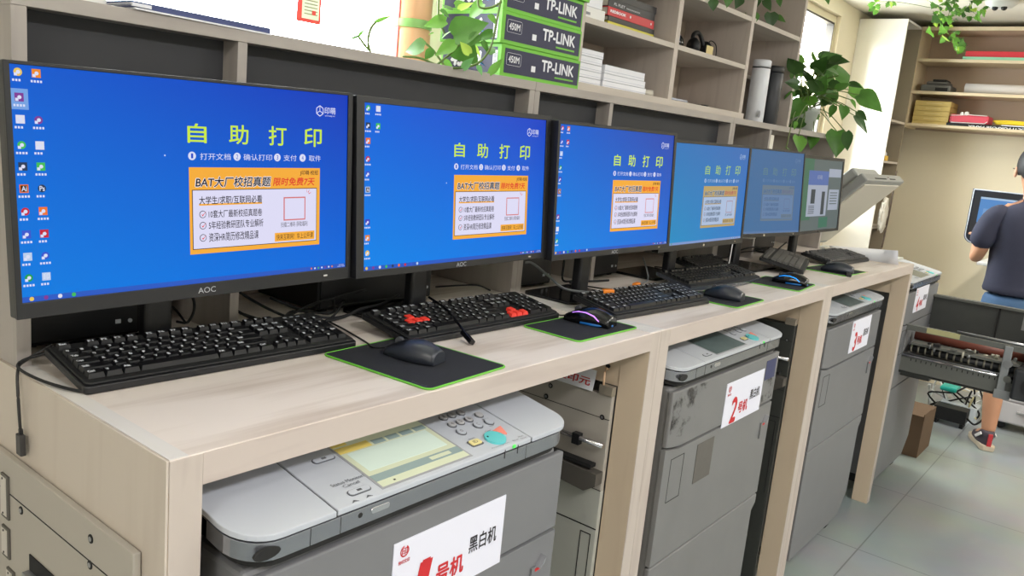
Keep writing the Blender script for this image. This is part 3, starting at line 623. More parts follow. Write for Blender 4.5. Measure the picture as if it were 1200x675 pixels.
# ================================================================== keyboards
def keyboard(loc, rot, label, cable=None, w=.45, d=.138, curve=0, red=False, legends=True, rise=.024, feet=False, cm=None, name='keyboard', numkeys=True, kc=None):
    t = thing(name, label, 'keyboard', (loc[0], loc[1], ZD+loc[2]), math.radians(rot), 'keyboards on the desks')
    tilt = rise/d
    def lift(mb):
        for v in mb.bm.verts: v.co.z += max(0, v.co.y)*tilt
    b = MB()
    if curve:
        pts = [(0, .0), (0, d), (w*.5, d+curve*.5), (w, d)] + [(w*(1-k/10), -curve*math.sin(PI*k/10)) for k in range(0, 11)]
    else: pts = rounded(0, w, 0, d, .007, 4)
    b.prism(pts, (.0, .011), cm or BLACKP)
    b.prism([(x*(.985)+w*.0075, y*.93+.004) for x, y in pts], (.011, .0145), BLACKM)
    lift(b); b.build('case', t, bev=.0015)
    kc = kc or KEYC
    b = MB(); lg = b; b.mi(kc); b.mi(KEYL)
    u = (w-.022)/(22.7 if numkeys else 18.3); rr = (d-.022)/6.55
    rows = []
    yt = d-.012
    def key(x, y, ww=1, hh=1, ch=None, m=None):
        x0, x1 = .011+x*u+.0009, .011+(x+ww)*u-.0009; y1 = yt-y*rr-.0009; y0 = y1-hh*rr+.0018
        m = m or kc; hgt = .0215; g = .0018
        vs = [(x0,y0,.0135),(x1,y0,.0135),(x1,y1,.0135),(x0,y1,.0135),(x0+g,y0+g,hgt),(x1-g,y0+g,hgt),(x1-g,y1-g*.6,hgt),(x0+g,y1-g*.6,hgt)]
        V = [b.bm.verts.new(v) for v in vs]; k = b.mi(m)
        for f in ((4,5,6,7),(0,1,5,4),(1,2,6,5),(2,3,7,6),(3,0,4,7)): b.bm.faces.new([V[i] for i in f]).material_index = k
        if ch and legends and m is kc: lg.text(ch, (x0+g*1.2, y1-rr*.60, x0+g*1.2+.0045*min(2.2, len(ch)), y1-rr*.60+.0058), KEYL, (0,0,hgt+.0005), (1,0,0), (0,1,0), bold=.05)
    xs_ = [0]+[2+i for i in range(4)]+[6.5+i for i in range(4)]+[11+i for i in range(4)]
    for i, x in enumerate(xs_): key(x, 0, 1, .8, ['Esc']+['F%d' % q for q in range(1, 13)][i-1:i] and (['Esc']+['F%d' % q for q in range(1,13)])[i])
    for i in range(3): key(15.25+i, 0, 1, .8, 'P')
    for i, ch in enumerate('~1234567890-='): key(i, 1.3, 1, 1, ch, REDK if red and False else None)
    key(13, 1.3, 2, 1, '<--')
    key(0, 2.3, 1.5, 1, 'Tab')
    for i, ch in enumerate('QWERTYUIOP[]'): key(1.5+i, 2.3, 1, 1, ch, REDK if red and ch == 'W' else None)
    key(13.5, 2.3, 1.5, 1, '\\')
    key(0, 3.3, 1.75, 1, 'Caps')
    for i, ch in enumerate("ASDFGHJKL;'"): key(1.75+i, 3.3, 1, 1, ch, REDK if red and ch in 'ASD' else None)
    key(12.75, 3.3, 2.25, 1, 'Enter')
    key(0, 4.3, 2.25, 1, 'Shift')
    for i, ch in enumerate('ZXCVBNM,./'): key(2.25+i, 4.3, 1, 1, ch)
    key(12.25, 4.3, 2.75, 1, 'Shift')
    for x, ww, ch in ((0,1.25,'Ctrl'),(1.25,1.25,'W'),(2.5,1.25,'Alt'),(3.75,6.25,None),(10,1.25,'Alt'),(11.25,1.25,'W'),(12.5,1.25,'='),(13.75,1.25,'Ctrl')): key(x, 5.3, ww, 1, ch)
    for i in range(3):
        for j in (1.3, 2.3): key(15.25+i, j, 1, 1, 'Del')
    key(16.25, 4.3, 1, 1, '^', REDK if red else None)
    for i in range(3): key(15.25+i, 5.3, 1, 1, '<v>'[i], REDK if red else None)
    if numkeys:
        for j, s_ in enumerate(('789','456','123')):
            for i in range(3): key(18.6+i, 2.3+j, 1, 1, s_[i])
        for i in range(4): key(18.6+i, 1.3, 1, 1, '#/*-'[i])
        key(18.6, 5.3, 2, 1, '0'); key(20.6, 5.3, 1, 1, '.'); key(21.6, 2.3, 1, 2, '+'); key(21.6, 4.3, 1, 2, 'En')
    lift(b); b.build('keys', t, recalc=False)
    b = MB()
    for q in range(3): b.box(w-.075+q*.014, w-.068+q*.014, d-.016, d-.0135, .0145, .0152, mat('status_mark', (150,155,160), .4))
    lift(b); b.build('status_lights', t)
    b = MB()
    for x in ((.04, w-.06) if feet else (.005, w-.02)): b.box(x, x+.015, d-.022 if feet else .01, d-.012 if feet else .02, -.0005, .0+.004, BLACKM)
    for v in b.bm.verts:
        if v.co.z > .002 and feet: v.co.z += (d-.017)*tilt*.98
    b.build('flip_foot' if feet else 'rubber_foot', t)
    if cable:
        b = MB(); b.tube(spline([(p[0], p[1], p[2]) for p in cable], 8), .0022, BLACKM, n=6)
        c = b.build('cable', t); c.matrix_parent_inverse = Matrix(); 
        # cable points are given in desk coordinates
        c.matrix_local = (Matrix.Translation((loc[0], loc[1], ZD+loc[2])) @ Matrix.Rotation(math.radians(rot), 4, 'Z')).inverted() @ Matrix.Translation((0,0,ZD))
    return t
keyboard((.022, .262, .001), -1, 'black keyboard nearest the camera, reaching the end of the first desk', [(.06,.39,.035),(.0,.420,.012),(-.004,.36,.006),(.02,.275,.005),(.06,.262,.004)], w=.480, d=.138)
keyboard((.585, .203, .001), -.6, 'black keyboard with red arrow and letter keys, on the first desk', [(.80,.34,.03),(.78,.42,.03),(.70,.47,.02),(.60,.50,.01)], w=.478, d=.142, red=True)
keyboard((1.168, .112, .001), -3.5, 'black keyboard crossing the joint between the first two desks', [(1.37,.23,.034),(1.375,.30,.025),(1.42,.42,.012)], w=.452, d=.135)
keyboard((1.742, .205, .001), -3.8, 'black keyboard with a curved shiny front edge, on the second desk', [(1.95,.34,.03),(1.97,.40,.02),(2.0,.47,.01)], w=.46, d=.125, curve=.022, legends=False, cm=mat('shiny_edge', (60,64,72), .18))
keyboard((2.075, .335, .002), -3, 'short spare black keyboard pushed back behind the curved one, under the fourth monitor', None, w=.27, d=.115, numkeys=False, legends=False, name='spare_keyboard')
keyboard((2.47, .125, .0092), 16, 'dusty dark grey keyboard turned askew behind the mouse with a blue light', [(2.68,.37,.045),(2.68,.44,.03),(2.72,.47,.02)], w=.40, d=.16, legends=False, rise=.030, kc=mat('dusty_keys', (84,82,78), .6))
keyboard((2.925, .165, .002), -4, 'dark keyboard at the far end of the row, under the last monitor', None, w=.42, d=.14, legends=False, kc=mat('dusty_keys2', (66,66,68), .6))
# ================================================================== mouse mats and mice
def mousepad(x, y, w, d, rot, label):
    t = thing('mouse_pad', label, 'mouse pad', (x, y, ZD+.0002), math.radians(rot), 'mouse pads on the desks')
    b = MB(); b.prism(rounded(0, w, 0, d, .012, 5), (.0, .0026), PADM); b.build('cloth', t)
    b = MB(); o = rounded(0, w, 0, d, .012, 5); b.tube([(p[0], p[1], .0016) for p in o+[o[0]]], .0019, GREEN, n=6); b.build('stitched_edge', t)['label'] = 'bright green edge'
    b = MB(); b.text('gaming', (0, 0, .034, .006), mat('faint_print', (70,74,88), .7), (.012, .012, .0028) if w > .2 else (.012,.012,.0028), (.0,1,0), (-1,0,0)); b.build('lettering', t)
    return t
mousepad(.434, .004, .212, .245, 3.5, 'black mouse pad with green edge nearest the camera, on the first desk')
mousepad(.916, .045, .238, .150, -.5, 'black green-edged mouse pad under the mouse with a violet light')
mousepad(1.636, .012, .208, .165, 1.5, 'black green-edged mouse pad on the second desk under a plain mouse')
mousepad(2.125, .017, .214, .17, 5, 'black green-edged mouse pad under the mouse with a blue light')
mousepad(2.70, .045, .23, .17, -3, 'green-edged mouse pad on the far desk, beside a small mat')
def mouse(x, y, rot, label, kind='plain', cable=None, s=1.0, glow=None, zb=.0030):
    t = thing('computer_mouse', label, 'mouse', (x, y, ZD+zb), math.radians(rot), 'mice on the desks')
    # body: rows along y (front = +y, where the buttons are)
    def shell(wf, hf, z0, m, m2=None, name='body'):
        b = MB(); NY, NX = 14, 12; k = b.mi(m); grid = []
        for i in range(NY+1):
            v = i/NY; yy = (-.056+.112*v)*s; row = []
            hw = .031*s*wf(v); hh = .037*s*hf(v)
            for j in range(NX+1):
                a = PI*j/NX; cx = math.cos(a); cz = math.sin(a)
                row.append(b.bm.verts.new((math.copysign(abs(cx)**.7, cx)*hw, yy, z0+hh*cz**.75)))
            grid.append(row)
        for i in range(NY):
            for j in range(NX):
                f = b.bm.faces.new([grid[i][j], grid[i][j+1], grid[i+1][j+1], grid[i+1][j]]); f.smooth = True
                f.material_index = b.mi(m2) if m2 and 3 <= j <= 8 and i >= 8 else k
        b.bm.faces.new(grid[0]); b.bm.faces.new(grid[-1][::-1])
        for i in range(NY): b.bm.faces.new([grid[i][0], grid[i+1][0], grid[i+1][-1], grid[i][-1]])
        return b.build(name, t)
    if kind == 'plain':
        shell(lambda v: .55+.45*math.sin(PI*min(1, .12+v*.9))+.12*(v > .85)*(1-v), lambda v: .25+.75*math.sin(PI*min(.96, .16+v*.80)), .001, mat('mouse_slate', (46,50,58), .32), mat('mouse_dark', (22,24,28), .3))
    else:
        shell(lambda v: .62+.38*math.sin(PI*(.15+v*.72))-.06*math.sin(PI*2*v), lambda v: .28+.74*math.sin(PI*min(.97, .14+v*.84)), .001, BLACKG)
        g = MB(); gm = mat('mouse_glow_'+kind, glow, .3, emit=glow, es=1.1)
        g.tube([(-.0215*s, .035*s, .021*s), (-.024*s, .02*s, .026*s), (-.0255*s, .0, .0275*s), (-.026*s, -.02*s, .023*s), (-.025*s, -.033*s, .013*s)], .0016, gm, n=6); g.build('light_strip', t)['label'] = 'glowing curved strip'
        g = MB(); g.tube([(-.030*s, .01*s, .004), (-.030*s, -.02*s, .004), (-.022*s, -.045*s, .004), (0, -.056*s, .004), (.022*s, -.045*s, .004), (.030*s, -.02*s, .004)], .0028, mat('mouse_blue_base', (24,92,150), .4, emit=(20,90,160), es=.25), n=6); g.build('base_ring', t)['label'] = 'blue lit rim'
    b = MB(); b.cyl((-.003, .032*s, .027*s), .008, .006, mat('wheel_grey', (70,72,76), .4), axis='X', n=18); b.build('scroll_wheel', t)
    b = MB(); b.box(-.0005, .0005, .0, .052*s, .01, .012, GAP); b.build('button_seam', t) if False else b.bm.free()
    if cable:
        b = MB(); b.tube(spline(cable, 8), .0017, BLACKM, n=6); c = b.build('cable', t)
        c.matrix_local = (Matrix.Translation((x, y, ZD+zb)) @ Matrix.Rotation(math.radians(rot), 4, 'Z')).inverted() @ Matrix.Translation((0,0,ZD))
    return t
mouse(.535, .142, 14, 'dark slate mouse nearest the camera, lying on the first mouse pad', 'plain', [(.52,.195,.012),(.515,.225,.006),(.535,.27,.003),(.56,.36,.003),(.575,.43,.003)], s=.95)
mouse(1.082, .128, 8, 'black gaming mouse with a violet light strip, on the second mouse pad', 'violet', [(1.075,.18,.012),(1.07,.21,.006),(1.10,.29,.004),(1.14,.38,.003),(1.20,.46,.003)], glow=(190,130,250))
mouse(1.738, .098, 8, 'plain black mouse in front of the curved keyboard', 'plain', [(1.73,.15,.012),(1.725,.185,.006),(1.70,.24,.003),(1.66,.33,.003)], s=.98)
mouse(2.252, .092, 10, 'black gaming mouse with a bright blue light strip, far along the row', 'blue', [(2.245,.145,.012),(2.23,.19,.006),(2.15,.28,.003)], glow=(30,150,255))
mouse(2.775, .10, 12, 'dark mouse on the far desk beside a plugged dongle', 'plain', None, s=1.05)
# ================================================================== small things on the desks
t = thing('usb_dongle', 'small black adaptor lying in front of the farthest mouse', 'adaptor', (2.73, .042, ZD+.0002), .3)
b = MB(); b.box(-.028, .012, -.009, .009, 0, .014, BLACKP, bev=.002); b.build('plug_body', t); b = MB(); b.box(.012, .026, -.006, .006, .004, .010, STEEL); b.build('connector', t)
b = MB(); b.prism(rounded(0, .11, 0, .07, .004, 3), (0, .002), mat('tan_card', (196,182,160), .7)); o = b.build('small_mat', loc=(2.84, .035, ZD+.0002)); o.rotation_euler = (0,0,-.05); tag(o, 'small flat tan card lying on the far desk beside the dongle', 'card')
# bent white sheet at the far end
b = MB(); n_ = 12; TP = []
for i in range(n_+1):
    v = i/n_; lo = Vector((3.372,.022,.001)).lerp(Vector((3.62,.40,.006)), v)+Vector((-.10*math.sin(PI*v),.03*math.sin(PI*v),.002)); hi = Vector((3.345,.028,.068)).lerp(Vector((3.66,.415,.012)), v)
    TP.append((lo, hi))
k = b.mi(PAPER); A = [b.bm.verts.new(p[0]) for p in TP]; B = [b.bm.verts.new(p[1]) for p in TP]
for i in range(n_): f = b.bm.faces.new([A[i], A[i+1], B[i+1], B[i]]); f.smooth = True
o = b.build('bent_paper', loc=(0,0,ZD), solid=.0008); tag(o, 'white sheet of paper curling up at the far end of the desks', 'paper')
# PCs in the hutches
def pc(x, y, w, d, h, label):
    t = thing('computer_case', label, 'computer', (x, y, ZD+.0005), 0, 'computer cases in the hutches')
    b = MB(); b.box(0, w, 0, d, .004, h, BLACKM, bev=.004); b.build('case', t)
    b = MB(); b.box(.006, w-.006, -.004, .001, .01, h-.006, BLACKP, bev=.0015); fp = b.build('front_panel', t)
    b = MB(); b.cyl((w-.02, -.0065, .03), .0035, .003, mat('jack_white', (200,205,212), .4), axis='Y', n=12); b.box(w-.045, w-.036, -.0055, -.004, .027, .034, mat('jack_white', (200,205,212), .4)); b.build('front_port', fp)
    b = MB(); 
    for a in (.015, w-.035):
        b.box(a, a+.02, .01, d-.01, 0, .005, BLACKM)
    b.build('foot', t)
    return t
pc(.03, .515, .20, .18, .115, 'black computer case behind the keyboard nearest the camera')
pc(.60, .497, .34, .21, .095, 'wide black computer case behind the keyboard with red keys')
pc(1.235, .47, .16, .22, .13, 'black computer case beside the double post, right of the second monitor')
pc(1.562, .475, .20, .22, .10, 'black computer case in the hutch behind the third monitor')
pc(2.45, .475, .24, .20, .13, 'black computer case below the gap between the fourth and fifth monitors')
pc(3.0, .535, .24, .16, .10, 'black computer case behind the farthest keyboard')
# cables
def cable(name, label, pts, r=.0022, m=BLACKM, plug=None, cat='cable', group=None, grp=None):
    b = MB(); b.tube(spline(pts, 8), r, m, n=6)
    if plug is None:
        o = b.build(name, loc=(0,0,ZD)); tag(o, label, cat, grp); return o
    t = thing(name, label, cat, (0,0,ZD), 0, grp); b.build('wire', t)
    for (p, q, sz, pm) in plug:
        p, q = Vector(p), Vector(q); d_ = (q-p); a = math.atan2(d_.y, d_.x)
        M = Matrix.Translation(p) @ Vector((1,0,0)).rotation_difference(d_.normalized()).to_matrix().to_4x4()
        b = MB(); b.box(0, d_.length, -sz[0]/2, sz[0]/2, -sz[1]/2, sz[1]/2, pm, bev=min(sz)*.2, M=M); b.build('plug', t)
    return t
ORANGE = mat('orange_plug', (240,138,40), .4)
GREYC = mat('grey_cable', (120,124,126), .4)
cable('usb_cable', 'black cable hanging down the end of the first desk with a dangling plug', [(.05,.43,.03),(.01,.425,.012),(-.006,.41,.004),(-.012,.395,-.03),(-.012,.389,-.08)], .0022, mat('cord_grey', (46,44,44), .5), [((-.012,.388,-.078),(-.012,.387,-.088),(.007,.005),BLACKM), ((-.0125,.387,-.086),(-.0125,.386,-.118),(.018,.008),mat('plug_grey', (58,56,56), .5))])
cable('usb_cable', 'black lead with an orange plug standing behind the first monitor stand', [(.32,.52,.010),(.28,.50,.05),(.255,.475,.04),(.242,.468,.032)], .002, BLACKM, [((.245,.469,.034),(.222,.462,.026),(.012,.008),ORANGE)])
cable('grey_cable', 'thick grey cable running from the double post to an orange plug on the third keyboard', [(1.25,.455,.075),(1.262,.44,.075),(1.27,.39,.05),(1.25,.32,.03),(1.262,.245,.034),(1.275,.225,.038)], .0035, GREYC, [((1.275,.222,.040),(1.300,.205,.042),(.016,.010),ORANGE)])
cable('grey_cable', 'grey lead with an orange plug lying behind the third keyboard', [(1.82,.42,.06),(1.79,.385,.03),(1.73,.345,.008),(1.64,.325,.010)], .0026, GREYC, [((1.64,.325,.010),(1.605,.318,.010),(.014,.009),ORANGE)])
random.seed(3)
tang = [((.36,.60),(.52,.50),[(.40,.47,.03),(.46,.44,.01),(.52,.47,.02),(.60,.45,.012),(.63,.48,.03)]),
        (0,0,[(.38,.50,.05),(.42,.46,.02),(.50,.42,.003),(.58,.43,.006),(.64,.46,.03)]),
        (0,0,[(.39,.52,.012),(.44,.45,.003),(.50,.46,.014),(.57,.47,.03),(.70,.46,.05)]),
        (0,0,[(.42,.60,.08),(.47,.50,.03),(.53,.44,.004),(.60,.42,.008),(.66,.43,.018),(.73,.44,.020),(.80,.46,.03)]),
        (0,0,[(.50,.52,.04),(.54,.47,.02),(.56,.43,.012),(.62,.44,.004),(.68,.43,.02)])]
cl = ['lowest loop of the black cable tangle behind the first mouse', 'thin black cable sagging right of the first monitor stand', 'black cable looping in front of the wide computer case', 'long black cable dropping from the hutch behind the first mouse pad', 'short black cable knotted into the tangle left of the second keyboard']
for l_, (_, _, pts) in zip(cl, tang): cable('power_cable', l_, pts, .0028, BLACKM, grp='tangled cables between the first two monitors')
cable('power_cable', 'two crossing black leads behind the third monitor stand', [(1.42,.62,.01),(1.42,.56,.05),(1.45,.52,.09),(1.52,.50,.13)], .003, BLACKM)
cable('power_cable', 'black cable curling round the left of the third monitor stand', [(1.44,.46,.10),(1.41,.44,.06),(1.40,.43,.02),(1.46,.43,.012),(1.55,.422,.006),(1.62,.415,.004)], .0032, BLACKM)
cable('power_cable', 'thin black cable arching above the second keyboard, against the hutch', [(.98,.52,.02),(1.02,.47,.03),(1.06,.45,.03),(1.12,.46,.01)], .0022, BLACKM)
cable('power_cable', 'black cable loop right of the first monitor stand', [(.27,.46,.09),(.295,.46,.075),(.30,.46,.05),(.285,.455,.03),(.262,.45,.035)], .0025, BLACKM)
cable('power_cable', 'black cables lying behind the dusty keyboard', [(2.62,.46,.03),(2.72,.42,.05),(2.80,.40,.03),(2.95,.42,.02),(3.02,.40,.06)], .003, BLACKM)
t = thing('wire_stand', 'thin white wire stand beneath the fifth monitor', 'stand', (2.27, .33, ZD))
b = MB(); b.tube([(-.04,.02,.002),(.02,-.02,.002),(.065,.0,.002)], .002, WHITE, n=6); b.tube([(0,-.005,.002),(.015,-.003,.12),(.27,.02,.105)], .0022, WHITE, n=6); b.tube([(.12,.01,.11),(.125,.01,.095)], .002, WHITE, n=6); b.build('wire_frame', t)
cable('stylus_pen', 'slim black stylus leaning over the keyboard with red keys', [(.76,.33,.054),(.735,.25,.043),(.705,.165,.014)], .0026, BLACKG, [((.712,.185,.018),(.700,.148,.006),(.012,.010),BLACKG)], cat='pen')
BIGL=[
 ((3.357,0.484,0.802),(3.385,0.506,0.863),0.90),
 ((3.442,0.451,0.795),(3.543,0.404,0.826),1.30),
 ((2.897,0.418,0.753),(2.921,0.480,0.826),1.00),
 ((3.219,0.360,0.723),(3.257,0.318,0.763),1.00),
 ((3.522,0.404,0.751),(3.600,0.324,0.739),1.10),
 ((3.536,0.359,0.731),(3.561,0.244,0.672),1.20),
 ((3.396,0.313,0.645),(3.396,0.260,0.614),1.00),
 ((3.410,0.323,0.628),(3.454,0.258,0.560),0.70),
 ((3.228,0.322,0.657),(3.191,0.303,0.600),1.10),
 ((3.301,0.317,0.551),(3.345,0.303,0.466),0.80),
 ((3.418,0.394,0.556),(3.376,0.358,0.444),1.30),
 ((2.891,0.375,0.505),(2.857,0.340,0.442),1.20),
 ((3.308,0.459,0.531),(3.259,0.441,0.467),1.00),
 ((3.162,0.416,0.706),(3.178,0.476,0.765),1.20),
 ((2.742,0.352,0.692),(2.686,0.380,0.700),1.10),
 ((2.944,0.449,0.684),(2.956,0.479,0.634),1.10),
 ((3.221,0.488,0.752),(3.268,0.524,0.817),1.00),
 ((3.341,0.426,0.679),(3.393,0.408,0.738),1.00),
 ((3.205,0.440,0.658),(3.208,0.518,0.689),1.20),
 ((3.369,0.485,0.759),(3.464,0.464,0.833),1.20),
 ((3.388,0.537,0.695),(3.326,0.599,0.750),1.10),
 ((3.296,0.423,0.745),(3.305,0.356,0.749),1.20),
 ((3.155,0.477,0.660),(3.073,0.488,0.584),1.00),
 ((3.261,0.398,0.612),(3.280,0.382,0.584),0.80),
 ((3.200,0.351,0.654),(3.198,0.367,0.601),0.90),
 ((3.345,0.332,0.693),(3.338,0.299,0.659),0.80),
 ((3.387,0.475,0.608),(3.358,0.516,0.630),0.90),
 ((3.202,0.471,0.577),(3.154,0.522,0.553),1.00),
 ((3.454,0.387,0.772),(3.445,0.321,0.760),0.80),
 ((2.952,0.452,0.742),(2.915,0.440,0.802),1.10),
 ((3.392,0.465,0.699),(3.455,0.435,0.679),1.00),
 ((2.638,0.322,0.450),(2.685,0.307,0.442),0.70),
 ((2.769,0.348,0.556),(2.770,0.351,0.524),0.80),
 ((3.224,0.363,0.783),(3.153,0.387,0.808),1.00),
 ((3.210,0.465,0.795),(3.294,0.430,0.788),1.00),
]
TOPL=[
 ((1.860,0.318,0.851),(1.857,0.311,0.819),1.00),
 ((2.112,0.397,0.913),(2.110,0.387,0.873),1.10),
 ((2.329,0.449,0.945),(2.314,0.455,0.906),0.90),
 ((2.478,0.470,0.922),(2.475,0.457,0.867),1.20),
 ((2.488,0.467,0.977),(2.482,0.460,0.928),1.00),
 ((2.717,0.496,0.959),(2.714,0.482,0.901),1.10),
 ((2.825,0.514,0.961),(2.849,0.479,0.948),0.80),
 ((2.659,0.506,0.996),(2.676,0.474,0.961),1.00),
 ((2.816,0.515,1.031),(2.819,0.500,0.999),0.80),
 ((3.231,0.588,1.121),(3.222,0.584,1.069),0.90),
 ((3.651,0.624,1.191),(3.658,0.604,1.156),0.80),
 ((3.066,0.571,1.087),(3.058,0.569,1.048),0.80),
]
POTL=[
 ((0.856,0.426,0.654),(0.860,0.456,0.672),0.90),
 ((0.878,0.379,0.567),(0.863,0.396,0.591),0.90),
 ((0.881,0.457,0.548),(0.908,0.445,0.534),1.00),
 ((0.848,0.462,0.571),(0.847,0.483,0.547),0.90),
 ((0.948,0.394,0.659),(0.951,0.371,0.639),0.70),
 ((0.911,0.389,0.612),(0.885,0.392,0.584),1.00),
 ((0.843,0.430,0.592),(0.845,0.411,0.612),0.90),
 ((0.956,0.381,0.577),(0.965,0.410,0.599),0.80),
 ((0.872,0.389,0.535),(0.874,0.365,0.560),0.80),
 ((0.936,0.488,0.679),(0.954,0.471,0.689),1.00),
 ((0.884,0.436,0.604),(0.925,0.378,0.645),1.30),
 ((0.912,0.449,0.664),(0.942,0.440,0.690),0.90),
 ((0.880,0.458,0.635),(0.846,0.494,0.623),1.00),
 ((0.816,0.455,0.571),(0.800,0.501,0.564),1.35),
 ((0.856,0.403,0.584),(0.826,0.434,0.559),1.00),
 ((0.918,0.462,0.599),(0.934,0.403,0.552),1.20),
 ((0.956,0.423,0.685),(0.944,0.457,0.648),1.00),
 ((0.956,0.386,0.622),(0.938,0.422,0.605),0.80),
 ((0.888,0.362,0.544),(0.891,0.348,0.525),0.80),
 ((0.906,0.342,0.530),(0.939,0.334,0.569),0.50),
 ((0.863,0.461,0.656),(0.873,0.441,0.644),0.90),
 ((0.955,0.440,0.593),(0.977,0.428,0.571),0.80),
 ((0.900,0.513,0.613),(0.890,0.521,0.608),0.70),
 ((0.929,0.390,0.601),(0.943,0.380,0.575),0.60),
 ((0.660,0.438,0.598),(0.682,0.416,0.616),0.35),
 ((0.637,0.459,0.567),(0.623,0.475,0.560),0.40),
 ((0.637,0.459,0.568),(0.647,0.452,0.584),0.45),
]
ST1=[(0.649,0.435,0.539),(0.648,0.443,0.560),(0.653,0.443,0.584),(0.660,0.438,0.598)]
ST2=[(0.649,0.435,0.541),(0.644,0.445,0.550),(0.637,0.459,0.567)]
ST3=[(0.818,0.521,0.551),(0.841,0.491,0.551),(0.863,0.459,0.540),(0.889,0.424,0.537),(0.919,0.390,0.552),(0.940,0.375,0.590),(0.953,0.376,0.646),(0.965,0.378,0.704)]
ST4=[(0.863,0.459,0.540),(0.887,0.438,0.572),(0.910,0.419,0.609)]
ST5=[(0.872,0.447,0.541),(0.861,0.470,0.569),(0.851,0.489,0.585)]
ST6=[(0.879,0.485,0.690),(0.874,0.475,0.639),(0.880,0.457,0.604)]
ST7=[(0.932,0.418,0.695),(0.932,0.411,0.673),(0.947,0.391,0.674),(0.964,0.375,0.689)]
